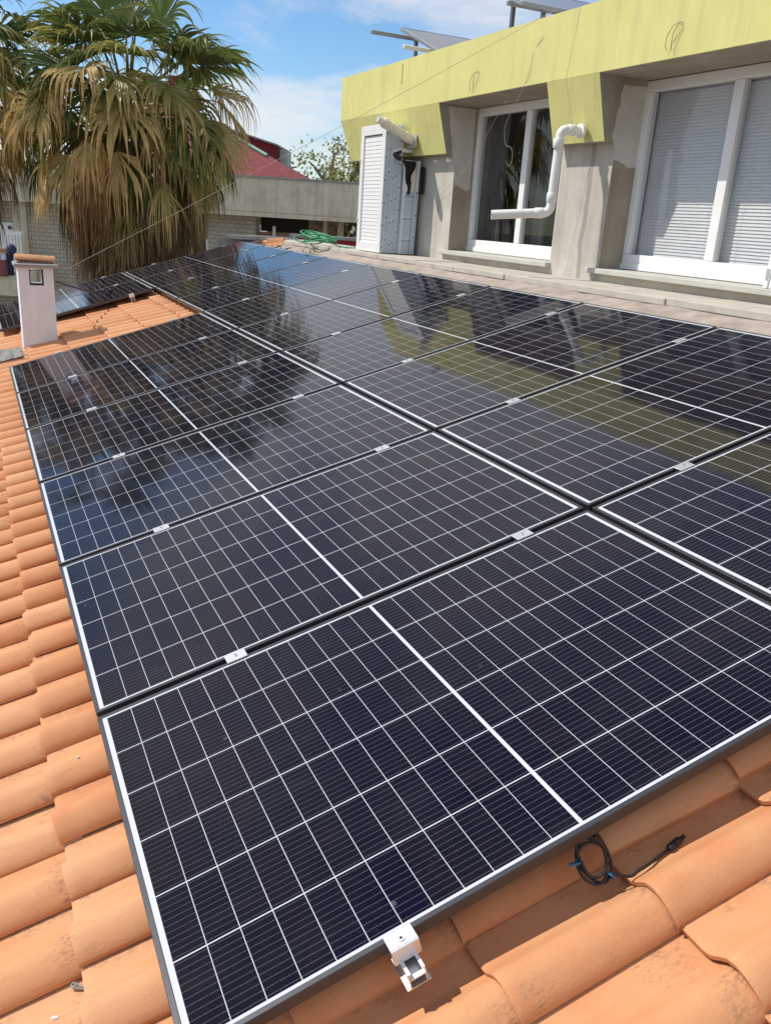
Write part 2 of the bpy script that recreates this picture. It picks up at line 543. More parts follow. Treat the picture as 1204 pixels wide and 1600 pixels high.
def m_palm(name, tr=.38):
    m, n, l, b = newmat(name)
    at = n.new("ShaderNodeAttribute"); at.attribute_name = "Col"
    tc = n.new("ShaderNodeTexCoord").outputs["Object"]
    f = noise(n, l, tc, 30, 3, .6)
    c = mixc(n, l, ramp(n, l, f, [(.3, 0.), (.7, .35)]), at.outputs["Color"], mixc(n, l, 1., at.outputs["Color"], (.55, .52, .45), 'MULTIPLY'))
    l.new(c, b.inputs["Base Color"]); b.inputs["Roughness"].default_value = .5
    t = n.new("ShaderNodeBsdfTranslucent"); l.new(c, t.inputs[0])
    mx = n.new("ShaderNodeMixShader"); mx.inputs[0].default_value = tr
    out = [x for x in n if x.type == 'OUTPUT_MATERIAL'][0]
    l.new(b.outputs[0], mx.inputs[1]); l.new(t.outputs[0], mx.inputs[2]); l.new(mx.outputs[0], out.inputs[0])
    return m


M_YELLOW, M_PLASTER, M_PILLAR, M_TILE, M_CELL, M_BACK = m_yellow(), m_plaster(), m_pillar(), m_tile(), m_cell(), m_back()
M_PATCH = m_plaster("fresh_render", (.62, .58, .52), .08)
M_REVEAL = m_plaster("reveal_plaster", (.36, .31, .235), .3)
M_GLASS, M_FILM = m_glass(), m_film()
M_PFRAME = simple("panel_frame", (.07, .07, .078), .40, .55, .08, 30, bstr=.04)
M_BRICK = m_brick("cream_brick", (.44, .40, .32), (.50, .45, .36), (.27, .235, .18), 2.2)
M_CONC = m_plaster("weathered_concrete", (.70, .62, .47), .55)
M_SHING, M_SHINGD = m_shingle("red_shingle", (.22, .045, .045)), m_shingle("shaded_dark_red_shingle", (.20, .035, .037))  # darker red has the dormer's sunless shade in its colour; also colours chimney cap
M_PALM = m_palm("palm_leaf")
M_LEAF = m_palm("tree_leaf", .35)
M_PVBLUE = simple("blue_panel", (.012, .03, .075), .12, 0, .2, 20, bstr=0)

# ------------------------------------------------------------------ the tiled roof
TH = R(16.0)
MR = Matrix.Rotation(-TH, 4, 'Y')          # roof frame (u up the slope, v along the eave, n out) -> world


def RW(u, v, n):
    return MR @ Vector((u, v, n))


def RM(u, v, n):
    return MR @ Matrix.Translation((u, v, n))


PL, PW, PP, PT = 1.762, 1.134, 1.157, 0.030      # panel length, width, pitch, thickness
UB = PL + 0.019                                   # start of the upper row
TU, TV, NP = 0.37, 0.2075, -0.150                 # tile course, tile width, height of the pans
LIP0, EDGE0 = -0.18, 0.42


def prof(w):
    if w < .150:
        t = w / .150
        if t < .46:
            s = math.sin(math.pi / 2 * (t / .46)); return .013 + .041 * (s ** .7 if s > 0 else 0)
        s = (t - .46) / .54
        return .054 * (.5 + .5 * math.cos(math.pi * s))
    return 0.


def tile_n(u, v):
    w = (v - EDGE0) % TV
    k = ((u - LIP0) % TU) / TU
    return NP + prof(w) + .022 * (1 - k)


def tile_mesh():
    ws = [0, .004, .012, .026, .044, .066, .088, .106, .120, .134, .150, .180, .226]
    us = [0.0, .010, .03, .2, .428]
    mb = MB()
    top = []
    for ui, u in enumerate(us):
        for w in ws:
            z = prof(w) + .022 - .022 * u / TU
            if ui == 0: z -= .004
            top.append((u + (.0 if ui else .002), w, z))
    nw = len(ws)
    mb.add(top, [(i * nw + j, (i + 1) * nw + j, (i + 1) * nw + j + 1, i * nw + j + 1) for i in range(len(us) - 1) for j in range(nw - 1)], True)
    th = .013
    lip = [top[j] for j in range(nw)] + [(top[j][0] + .002, top[j][1], top[j][2] - th) for j in range(nw)]
    mb.add(lip, [(j, j + 1, nw + j + 1, nw + j) for j in range(nw - 1)], True)
    side = [top[i * nw] for i in range(len(us))] + [(top[i * nw][0], top[i * nw][1], top[i * nw][2] - .012) for i in range(len(us))]
    k = len(us)
    mb.add(side, [(i, k + i, k + i + 1, i + 1) for i in range(k - 1)], False)
    return mb


house = thing("house", "house with an orange clay tile roof that carries the black solar panels", "house", (0, 5, -6))
deck = MB()
deck.add([tuple(RW(u, v, n)) for n in (-.20, -.36) for (u, v) in ((-3.1, -3.2), (3.75, -3.2), (3.75, 12.4), (-3.1, 12.4))],
         [(0, 1, 2, 3), (7, 6, 5, 4), (0, 4, 5, 1), (1, 5, 6, 2), (2, 6, 7, 3), (3, 7, 4, 0)])
deck = deck.build("roof", M_MORTAR, house)
MB().box((-2.6, -3.0, -6), (8.9, 12.2, -1.15)).build("wall", M_PLASTER, house)

tmb = tile_mesh()
tme = tmb.mesh("tile", M_TILE)
CI = np.linalg.inv(np.array(cam.matrix_world))


def px(p):
    q = CI @ np.array([p[0], p[1], p[2], 1.])
    if q[2] > -.1: return None
    return 385 + 1307.74 * .64 * q[0] / -q[2], 512 - 1307.74 * .64 * q[1] / -q[2], -q[2]


rng = random.Random(4)
PANELS = [(0, k) for k in (0, 1, 2, 3, 4, 5, 8, 9)] + [(1, k) for k in range(10)]


def covered(u, v):
    for row, k in PANELS:
        if row * UB + .12 < u < row * UB + PL - .12 and k * PP + .12 < v < k * PP + PW - .0:
            return True
    return False


tiles = []
for i in range(-7, 11):
    for j in range(-17, 58):
        u = LIP0 + i * TU; v = EDGE0 + j * TV
        if u + TU > 3.75 or v > 12.1: continue
        c = px(RW(u + .18, v + .1, NP + .03))
        vis = c is not None and -60 < c[0] < 830 and -60 < c[1] < 1100 and not (covered(u, v + .1) and covered(u + .36, v + .1))
        tiles.append((c[2] if vis else 1e9, u, v))
tiles.sort()
rest = MB()
for q, (d, u, v) in enumerate(tiles):
    jit = Matrix.Rotation(R(rng.uniform(-.8, .8)), 4, 'Z') @ Matrix.Rotation(R(rng.uniform(-.6, .6)), 4, 'X') @ Matrix.Rotation(R(rng.uniform(-.3, .3)), 4, 'Y')
    m = RM(u + rng.uniform(-.006, .006), v + rng.uniform(-.002, .002), NP + rng.uniform(-.0015, .002)) @ jit
    if q < 290 and d < 1e8:
        inst("tile", tme, deck, m)
    else:
        rest.add([tuple(m @ Vector(p)) for p in tmb.v], tmb.f, True)
rest = rest.build("tile_field", M_TILE, deck, fixn=False)
rest["kind"] = "stuff"

# mortar bed between the top course and the coping, gently uneven
mo = MB()
V = []
nb = 90
rng = random.Random(9)
for i in range(nb + 1):
    v = -3.0 + 15.2 * i / nb
    for (u, n) in ((3.42, -.135), (3.60, -.118), (3.78, -.105), (4.06, -.10)):
        V.append(tuple(RW(u + rng.uniform(-.012, .012), v, n + rng.uniform(-.005, .005))))
mo.add(V, [(i * 4 + j, i * 4 + j + 1, i * 4 + j + 5, i * 4 + j + 4) for i in range(nb) for j in range(3)], True)
mo.build("mortar_bed", M_MORTAR, house)
XC, ZC = 3.83, 1.040
coping = MB().box((3.90, -3.0, .55), (4.42, 12.55, .985)).build("coping", M_CEMENT, house)
y = -3.0
rng = random.Random(2)
while y < 12.5:
    ln = rng.choice((.78, .86, .92, 1.0))
    y1 = min(y + ln, 12.6)
    dz, dx = rng.uniform(-.004, .004), rng.uniform(-.010, .006)
    MB().bev((XC + dx, y + .003, ZC - .046 + dz), (4.46, y1 - .003, ZC + dz), .004).build("slab", M_SLAB, coping)
    y = y1
x = 3.42
while x < 3.8:
    MB().bev((x, 12.12, .985), (x + .2, 12.6, ZC - .002), .004).build("slab", M_SLAB, coping)
    x += .203
MB().box((3.3, 12.2, .6), (3.89, 12.5, .984)).build("gable_kerb", M_CEMENT, house)

# ------------------------------------------------------------------ solar panels
ORD = ["first", "second", "third", "fourth", "fifth", "sixth", "seventh", "eighth", "ninth", "tenth"]
LIPW = .013
fr = MB()
for (lo, hi) in (((0, 0, -PT), (PL, LIPW, 0)), ((0, PW - LIPW, -PT), (PL, PW, 0)),
                 ((0, LIPW + .0004, -PT), (LIPW, PW - LIPW - .0004, -.0002)), ((PL - LIPW, LIPW + .0004, -PT), (PL, PW - LIPW - .0004, -.0002))):
    fr.bev(lo, hi, .0012)
fr_me = fr.mesh("frame", M_PFRAME)
bk = MB().box((LIPW, LIPW, -.007), (PL - LIPW, PW - LIPW, -.00165))
bk_me = bk.mesh("backsheet", M_BACK)
jb_me = MB().bev((-.05, -.03, 0), (.05, .03, .02), .004).mesh("junction_box", M_BLACKRUB)
CU, CV = .07095, .1826                       # cell pitch along and across
M0U = (PL - (24 * CU + .0085)) / 2
M0V = (PW - 6 * CV) / 2
cmb = MB().box((-(CU - .0018) / 2, -(CV - .0034) / 2, -.0006), ((CU - .0018) / 2, (CV - .0034) / 2, 0))
cell_me = cmb.mesh("cell", M_CELL)
cells = [(M0U + (a + .5) * CU + (.0085 if a >= 12 else 0), M0V + (b + .5) * CV) for a in range(24) for b in range(6)]
allc = MB()
for (cu, cv) in cells:
    allc.add([(p[0] + cu, p[1] + cv, p[2] - .0014) for p in cmb.v], cmb.f)
# the joined sheet repeats the same bus wires: it keeps its own material, wires counted from the panel edge
M_CELLS = M_CELL.copy(); M_CELLS.name = "silicon_cells_far"
for nd in M_CELLS.node_tree.nodes:
    if nd.type == 'MATH' and nd.operation == 'ADD' and abs(nd.inputs[1].default_value - .0083) < 1e-6:
        nd.inputs[1].default_value = .0083 - (M0V + .5 * CV) % .0166
allc_me = allc.mesh("cells", M_CELLS)
NEAR = {(0, k) for k in range(6)} | {(1, k) for k in range(6)}
prng = random.Random(21)
for (row, k) in PANELS:
    if row == 0:
        lab = ("black solar panel of the lower row, the one nearest the camera" if k == 0 else
               "black solar panel, %s from the camera in the lower row before the chimney gap" % ORD[k] if k < 6 else
               "black solar panel of the far lower pair behind the chimney, %s one" % ("nearer" if k == 8 else "farther"))
    else:
        lab = "black solar panel, %s from the camera in the upper row beside the coping" % ORD[k]
    tilt = Matrix.Rotation(R(prng.uniform(-.07, .07)), 4, 'X') @ Matrix.Rotation(R(prng.uniform(-.07, .07)), 4, 'Y')
    m = RM(row * UB, k * PP, 0) @ tilt
    t = thing("solar_panel", lab, "solar panel", group="solar panels on the tiled roof", wm=m @ Matrix.Translation((0, 0, -PT)))
    inst("frame", fr_me, t, m)
    inst("backsheet", bk_me, t, m)
    inst("junction_box", jb_me, t, m @ Matrix.Translation((PL / 2, PW * .5, -.0275)))
    if (row, k) in NEAR:
        for (cu, cv) in cells:
            inst("cell", cell_me, t, m @ Matrix.Translation((cu, cv, -.0014)))
    else:
        o = inst("cells", allc_me, t, m)
        o["kind"] = "stuff"

# ------------------------------------------------------------------ rails and clamps
RAILS = (.433, 1.490)


def rail_mesh(length):
    mb = MB()
    # open channel profile: two webs, a floor, a lower box and outer flanges
    w, h = .019, .042
    for (x0, x1, z0, z1) in ((-w, -w + .003, -h, 0), (w - .003, w, -h, 0), (-w + .003, w - .003, -.020, -.017), (-w + .003, w - .003, -h, -h + .003),
                             (-w + .003, -w + .007, -.003, 0), (w - .007, w - .003, -.003, 0), (-w - .007, -w - .0005, -h, -h + .003), (w + .0005, w + .007, -h, -h + .003)):
        mb.box((x0, 0, z0), (x1, length, z1))
    return mb


def rail(u, v0, v1, lab):
    t = thing("mounting_rail", lab, "rail", group="aluminium mounting rails", wm=RM(u, v0, -PT - .042))
    rail_mesh(v1 - v0).build("channel", M_ALU, t, RM(u, v0, -PT - .0005))
    hb = MB()
    v = v0 + .55
    while v < v1 - .1:
        hb.bev((-.02, v - v0 - .02, -.075), (.02, v - v0 + .02, -.0435), .002)
        v += 1.25
    hb.build("roof_hook", M_ALU, t, RM(u, v0, -PT - .0005))


rail(RAILS[0], -.062, 6.98, "silver mounting rail with its cut end sticking out under the nearest panel")
rail(RAILS[1], -.062, 6.98, "silver mounting rail under the upper half of the near lower row of panels")
rail(RAILS[0], 9.20, 11.60, "silver mounting rail under the lower half of the far pair behind the chimney")
rail(RAILS[1], 9.20, 11.60, "silver mounting rail with its end showing under the far pair behind the chimney")
rail(UB + RAILS[0], -.062, 11.60, "silver mounting rail under the lower half of the upper row of panels")
rail(UB + RAILS[1], -.062, 11.60, "silver mounting rail under the top edge of the upper row of panels")

bolt = MB().tube([(0, 0, .0042), (0, 0, .0075)], .0065, 12, smooth=False)
bolt.tube([(0, 0, .0076), (0, 0, .0079)], .0035, 6, smooth=False, mi=1)
bolt_me = bolt.mesh("bolt", [M_STEEL, M_FRAMEDK])
mid = MB().bev((-.033, -.024, .0006), (.033, .024, .0042), .001)
mid.box((-.028, -.0095, -.022), (.028, -.0075, .001)).box((-.028, .0075, -.022), (.028, .0095, .001))
mid_me = mid.mesh("clamp_plate", M_ALU)
end = MB().bev((-.030, -.026, .0006), (.030, .009, .0045), .001)
end.bev((-.030, -.030, -.034), (.030, -.0262, .0045), .001)
end.box((-.030, -.026, -.034), (.030, -.012, -.031))
end_me = end.mesh("clamp_plate", M_ALU)


def clamp(u, v, lab, kind, flip=False, raise_=0.):
    m = RM(u, v, raise_)
    if flip: m = m @ Matrix.Rotation(math.pi, 4, 'Z')
    t = thing("panel_clamp", lab, "clamp", group="silver panel clamps", wm=m)
    inst("clamp_plate", mid_me if kind == 'mid' else end_me, t, m)
    inst("bolt", bolt_me, t, m if kind == 'mid' else m @ Matrix.Translation((0, -.012, 0)))


for row in (0, 1):
    rn = ("lower", "upper")[row]
    for r_i, ru in enumerate(RAILS):
        hn = ("lower", "upper")[r_i]
        ks = [k for (rr, k) in PANELS if rr == row]
        for k in ks:
            if k + 1 in ks:
                clamp(row * UB + ru, k * PP + (PW + PP) / 2, "silver clamp, %s rail of the %s row, between %s and %s panels from the camera" % (hn, rn, ORD[k], ORD[k + 1]), 'mid')
            else:
                clamp(row * UB + ru, k * PP + PW, "silver end clamp, %s rail of the %s row, far side of the %s panel" % (hn, rn, ORD[k]), 'end', True)
            if k - 1 not in ks:
                lb = "silver end clamp, %s rail of the %s row, near side of the %s panel" % (hn, rn, ORD[k])
                if row == 0 and k == 0 and r_i == 0: lb = "silver end clamp with bolt above the cut rail end at the picture's bottom"
                clamp(row * UB + ru, k * PP, lb, 'end')

# ------------------------------------------------------------------ chimney on the roof
CX0, CX1, CY0, CY1 = .19, .515, 8.17, 8.50
ch = thing("chimney", "white rendered chimney with a slab top and a red tile laid on it", "chimney", (.35, 8.33, -.2))
zt = .755
wall_t = .05
cs = MB()
zb = -.30
ox0, ox1, oz0, oz1 = .29, .42, .585, .742        # smoke opening through both faces
for yy in (CY0, CY1 - wall_t):
    cs.box((CX0, yy, zb), (CX1, yy + wall_t, oz0)).box((CX0, yy, oz0), (ox0, yy + wall_t, zt)).box((ox1, yy, oz0), (CX1, yy + wall_t, zt)).box((ox0, yy, oz1), (ox1, yy + wall_t, zt))
cs.box((CX0, CY0 + wall_t, zb), (CX0 + wall_t, CY1 - wall_t, zt)).box((CX1 - wall_t, CY0 + wall_t, zb), (CX1, CY1 - wall_t, zt))
cs.box((CX0 + wall_t, CY0 + wall_t, .40), (CX1 - wall_t, CY1 - wall_t, .42))
cs.build("shaft", M_CHIM, ch)
of = MB()
for (x0, x1, z0, z1) in ((ox0 - .0, ox0 + .010, oz0, oz1), (ox1 - .012, ox1, oz0, oz1), (ox0 + .010, ox1 - .012, oz0, oz0 + .013)):
    of.box((x0, CY0 - .003, z0), (x1, CY0 + .04, z1))
of.build("opening_frame", M_FRAMEDK, ch)
MB().bev((CX0 - .035, CY0 - .035, zt + .001), (CX1 + .05, CY1 + .035, zt + .034), .005).build("top_slab", M_CEMENT, ch)
# one roof tile laid flat as the cap
m = Matrix.Translation((CX0 - .01, CY0 + .05, zt + .045)) @ Matrix.Rotation(R(-2), 4, 'Y')
capt = MB()
capt.add([tuple(m @ Vector((p[0] * .86, p[1], p[2]))) for p in tmb.v], tmb.f, True)
capt = capt.build("cap_tile", M_TILE, ch, fixn=False)
MB().bev((CX0 + .0, CY0 + .06, zt + .035), (CX0 + .34, CY0 + .27, zt + .055), .004).build("cap_base", M_SHUTBROWN, ch)
# crumpled lead apron down-slope of the chimney
ap = MB(); V = []
rng = random.Random(5)
for i in range(9):
    for j in range(7):
        u = -.16 + .30 * i / 8; v = 7.72 + .62 * j / 6
        V.append(tuple(RW(u, v, tile_n(u, v) + .014 + rng.uniform(-.004, .010))))
ap.add(V, [(i * 7 + j, (i + 1) * 7 + j, (i + 1) * 7 + j + 1, i * 7 + j + 1) for i in range(8) for j in range(6)])
prop(ap.build("lead_apron", M_LEAD), "crumpled grey flashing sheet lying on the tiles left of the white chimney", "flashing")

# ------------------------------------------------------------------ upper storey
XP, XW, XF, XB, ZS, ZCR, ZTOP = 4.40, 4.66, 4.16, 4.29, 2.087, 2.55, 3.035
YL, YR = 9.70, -4.0
pent = thing("upper_storey", "pale upper storey with a deep yellow fascia and large white windows", "building", (6, 3, ZC))
PIL = [(7.115, 9.30), (4.60, 5.27), (2.08, 2.75), (-4.0, .23)]
for (a, b) in PIL:
    MB().box((XP, a, ZC - .3), (XW + .2, b, 2.56)).build("pillar", M_PILLAR, pent)
WINS = [(5.27, 7.115), (2.75, 4.60), (.23, 2.08)]
for (a, b) in WINS:
    MB().box((XP + .002, a, ZC - .3), (XW + .2, b, 1.098)).build("apron_wall", M_PLASTER, pent)
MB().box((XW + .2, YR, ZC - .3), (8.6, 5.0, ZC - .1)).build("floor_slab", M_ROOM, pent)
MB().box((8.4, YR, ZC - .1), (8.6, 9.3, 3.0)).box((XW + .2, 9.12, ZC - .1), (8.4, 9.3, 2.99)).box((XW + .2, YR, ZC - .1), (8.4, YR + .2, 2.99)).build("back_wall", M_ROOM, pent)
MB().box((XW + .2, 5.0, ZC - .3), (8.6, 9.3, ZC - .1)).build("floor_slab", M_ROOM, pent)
# fascia: upright band, back and roof slab behind it
MB().prism([(XF, YL, ZCR), (XF, YL, ZTOP), (XF + .16, YL, ZTOP), (XF + .16, YL, ZCR)], (0, YR - YL, 0)).build("fascia", M_YELLOW, pent)
MB().box((XF + .161, YR, 2.57), (8.7, YL - .002, 2.86)).build("roof_slab", M_PLASTER, pent)
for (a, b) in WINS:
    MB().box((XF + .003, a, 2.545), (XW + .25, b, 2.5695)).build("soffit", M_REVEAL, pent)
BLK = [(7.115, YL), (4.60, 5.27), (2.08, 2.75), (-4.0, .23)]
for (a, b) in BLK:
    mb = MB()
    bl = b - .09 if b == YL else b
    lo = [(XF, a, ZCR - .001), (XF, b, ZCR - .001), (XB, bl, ZS), (XB, a, ZS)]
    mb.add(lo, [(0, 1, 2, 3)])
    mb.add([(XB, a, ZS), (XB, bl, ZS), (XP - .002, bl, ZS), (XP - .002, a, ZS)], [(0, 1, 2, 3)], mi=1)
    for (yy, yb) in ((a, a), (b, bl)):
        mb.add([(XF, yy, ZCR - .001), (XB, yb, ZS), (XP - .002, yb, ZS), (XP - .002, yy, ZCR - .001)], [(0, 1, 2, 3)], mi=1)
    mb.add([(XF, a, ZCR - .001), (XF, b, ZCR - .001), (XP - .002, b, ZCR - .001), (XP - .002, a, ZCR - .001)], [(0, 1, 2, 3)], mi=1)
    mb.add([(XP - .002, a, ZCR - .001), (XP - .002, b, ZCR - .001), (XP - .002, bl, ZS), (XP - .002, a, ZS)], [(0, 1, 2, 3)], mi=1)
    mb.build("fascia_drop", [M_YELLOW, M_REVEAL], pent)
MB().box((XF - .002, 7.985, 2.80), (XF + .01, 8.003, 3.0)).build("rust_streak", simple("olive_stain", (.30, .27, .12), .9, bstr=.1), pent)
for ye in (7.115, 4.60):
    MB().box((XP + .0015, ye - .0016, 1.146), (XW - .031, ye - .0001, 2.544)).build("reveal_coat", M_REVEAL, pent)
# fresh render patches on the left reveals of the two windows, ragged lower edge
rng = random.Random(11)
for ye, z0, x1 in ((7.115, 1.78, XW - .06), (4.60, 1.95, XW - .01)):
    nP = 14
    xs0 = XF + .26 if ye > 5 else XP + .002
    lowe = [(xs0 + (x1 - xs0) * i / nP, ye - .0032, z0 + rng.uniform(-.008, .008) + .012 * math.sin(i * .5) - .03 * i / nP) for i in range(nP + 1)]
    upp = [(x1 - rng.uniform(0, .006), ye - .0032, 2.53), (XF + .12, ye - .0032, 2.53)] if ye > 5 else [(x1, ye - .0032, 2.50), (XP + .005, ye - .0032, 2.49), (XP - .012, ye - .0032, 2.42), (XP - .006, ye - .0032, 2.35), (XP - .03, ye - .0032, 2.28), (XP - .026, ye - .0032, 2.20), (XP - .045, ye - .0032, 2.13), (XP + .0, ye - .0032, 2.04)]
    MB().prism(lowe + upp, (0, .003, 0)).build("render_patch", M_PATCH, pent)
for (a, b) in WINS[:2]:
    MB().bev((XP - .055, a - .015, 1.100), (XW - .02, b + .13 if b > 7 else b + .11, 1.142), .005).build("window_sill", M_SILL, pent)
# windows
for wi, (a, b) in enumerate(WINS):
    z0, z1 = 1.145, 2.540
    w = MB()
    fw = .075
    w.bev((XW - .03, a, z0), (XW + .05, b, z0 + fw + .045), .004).bev((XW - .03, a, z1 - fw), (XW + .05, b, z1), .004)
    w.bev((XW - .03, b - .062, z0 + fw + .046), (XW + .05, b, z1 - fw - .001), .004).bev((XW - .03, a, z0 + fw + .046), (XW + .05, a + .062, z1 - fw - .001), .004)
    w = w.build("window", M_WHITE, pent)
    mid_y = (a + b) / 2 - .0
    MB().bev((XW - .022, mid_y - .045, z0 + fw + .047), (XW + .04, mid_y + .045, z1 - fw - .002), .004).build("mullion", M_WHITE, w)
    MB().bev((XW - .045, a + .001, z0 + .002), (XW - .031, b - .001, z0 + .05), .003).build("sill_rail", M_WHITE, w)
    for (p0, p1) in ((a + .063, mid_y - .046), (mid_y + .046, b - .063)):
        MB().box((XW + .008, p0, z0 + fw + .047), (XW + .012, p1, z1 - fw - .002)).build("pane", M_GLASS, w)
    if wi == 1:
        for (p0, p1) in ((a + .02, mid_y - .01), (mid_y + .01, b - .02)):
            bl = MB()
            z = z0 + .06
            while z < z1 - .02:
                mm = Matrix.Translation((XW + .075, (p0 + p1) / 2, z)) @ Matrix.Rotation(R(-70), 4, 'Y')
                bl.box((-.0138, -(p1 - p0) / 2, -.0006), (.0138, (p1 - p0) / 2, .0006), mm)
                z += .0235
            for yy in (p0 + .15, p1 - .15):
                bl.tube([(XW + .062, yy, z0 + .06), (XW + .062, yy, z1 - .02)], .0012, 5)
            bl = bl.build("blind_slats", M_BLIND, w)
            bl["kind"] = "stuff"
    elif wi == 0:
        cu = MB()
        for (p0, p1) in ((b - .36, b - .05), (mid_y - .22, mid_y - .03)):
            V = []
            nC = 30
            for i in range(nC + 1):
                yy = p0 + (p1 - p0) * i / nC
                for z in (z0 + .02, z1):
                    V.append((XW + .14 + .025 * math.sin(i * 1.3), yy, z))
            cu.add(V, [(2 * i, 2 * i + 2, 2 * i + 3, 2 * i + 1) for i in range(nC)], True)
        cu.build("curtain", M_CURTAIN, w, fixn=False)

# hooks of loose cable sticking out of the yellow band
for (yy, zz, lab) in ((6.371, 2.735, "loose bent wires poking out of the yellow fascia above the dark window"),
                      (3.787, 2.745, "loose bent wires poking out of the yellow fascia above the blinds")):
    t = MB()
    t.tube([(XF + .02, yy, zz), (XF - .02, yy, zz + .012), (XF - .035, yy + .05, zz - .005), (XF - .03, yy + .10, zz - .06), (XF - .025, yy + .11, zz - .12), (XF - .02, yy + .095, zz - .145)], .0019, 6)
    t.tube([(XF + .02, yy, zz), (XF - .03, yy + .01, zz), (XF - .03, yy + .045, zz - .05), (XF - .02, yy + .06, zz - .12), (XF - .02, yy + .045, zz - .15)], .0019, 6)
    prop(t.build("loose_wires", M_DARKWIRE), lab, "wires")


def fillet(pts, r, n=6):
    pts = [np.asarray(q, float) for q in pts]
    out = [pts[0]]
    for i in range(1, len(pts) - 1):
        a = nrm(pts[i - 1] - pts[i]); b = nrm(pts[i + 1] - pts[i])
        A, B = pts[i] + a * r, pts[i] + b * r
        for k in range(n + 1):
            t = k / n
            out.append((1 - t) ** 2 * A + 2 * t * (1 - t) * pts[i] + t * t * B)
    return out + [pts[-1]]


def smooth_curve(pts, n=8):
    pts = [np.asarray(q, float) for q in pts]
    P = [2 * pts[0] - pts[1]] + pts + [2 * pts[-1] - pts[-2]]
    out = []
    for i in range(1, len(P) - 2):
        for k in range(n):
            t = k / n
            out.append(.5 * (2 * P[i] + (P[i + 1] - P[i - 1]) * t + (2 * P[i - 1] - 5 * P[i] + 4 * P[i + 1] - P[i + 2]) * t * t + (3 * P[i] - P[i - 1] - 3 * P[i + 1] + P[i + 2]) * t ** 3))
    return out + [pts[-1]]


# white waste pipe in front of the pillar between the windows
wp = thing("waste_pipe", "white plastic waste pipe with two bends hanging from the yellow block between the windows", "pipe", (4.1, 4.85, 1.5))
PR = .036
A0, A1, A2, A3 = (4.24, 4.83, 2.165), (4.06, 4.86, 2.165), (4.04, 4.85, 1.545), (3.62, 5.06, 1.500)
path = fillet([A0, A1, A2, A3], .06, 8)
t = MB().tube(path, PR, 20, caps=False)
t.tube(path[::-1], PR - .004, 20, caps=False)
e0 = np.array(path[-1]); d0 = nrm(e0 - np.array(path[-2]))
t.tube([e0, e0 + d0 * .0004], [PR, PR - .004], 20, caps=False)
t.build("pipe", M_PVC, wp, fixn=False)
for (q, dr) in ((np.array((4.045, 4.853, 2.06)), (0, 0, -1)), (np.array((4.04, 4.85, 1.66)), (0, 0, -1)), (np.array((3.96, 4.89, 1.537)), nrm(np.array(A3) - np.array(A2))), (np.array((4.15, 4.845, 2.165)), (1, 0, 0))):
    dr = np.array(dr)
    MB().tube([q - dr * .035, q - dr * .03, q + dr * .03, q + dr * .035], [PR + .001, PR + .005, PR + .005, PR + .001], 20).build("socket", M_PVC, wp)
MB().tube([(4.24, 4.83, 2.165), (4.215, 4.83, 2.165)], .055, 20).build("rosette", M_PVC, wp)

# boiler flue
fw = thing("boiler_flue", "cream boiler flue with a steel tip above the stacked shutters", "flue", (4.2, 7.75, 2.2))
F0, F1 = np.array((4.27, 7.76, 2.215)), np.array((3.80, 7.775, 2.408))
fd = nrm(F1 - F0)
MB().tube([F0, F1 - fd * .06], .048, 20).build("pipe", M_FLUE, fw)
MB().tube([F0 + fd * .10, F0 + fd * .16], .053, 20).tube([F1 - fd * .12, F1 - fd * .07], .053, 20).build("collar", M_FLUE, fw)
tp = MB().tube([F1 - fd * .06, F1], .040, 20, caps=False)
tp.tube([F1, F1 - fd * .05], .034, 20)
tp.tube([F1 - fd * .03, F1 - fd * .02], .044, 20)
tp.build("steel_tip", M_STEEL, fw)
pm = Matrix.Translation((4.225, 7.76, 2.235)) @ Matrix.Rotation(R(15.7), 4, 'Y')
MB().bev((-.012, -.085, -.085), (.006, .085, .085), .003, pm).build("wall_plate", M_CEMENT, fw)
sm = MB().tube(smooth_curve([(4.27, 7.86, 2.14), (4.10, 7.86, 2.13), (4.05, 7.86, 2.10), (4.05, 7.86, 2.05)]), .022, 12)
sm.build("condensate_pipe", M_PVC, fw)
MB().tube(smooth_curve([(4.13, 7.86, 2.126), (4.06, 7.86, 2.095), (4.07, 7.80, 2.06), (4.11, 7.78, 2.04)]), .026, 10).build("rubber_boot", M_BLACKRUB, fw)

# stubs of cut pipes under the yellow block
for yy, rr, lab in ((7.48, .012, "small white pipe stub under the yellow block, the one nearer the shutters"), (7.20, .021, "white capped pipe stub under the yellow block beside the dark window")):
    prop(MB().tube([(XP + .02, yy, 2.035), (XP - .05, yy, 2.035), (XP - .052, yy, 2.035)], [rr, rr, rr * .7], 14).build("pipe_stub", M_PVC), lab, "pipe stub")

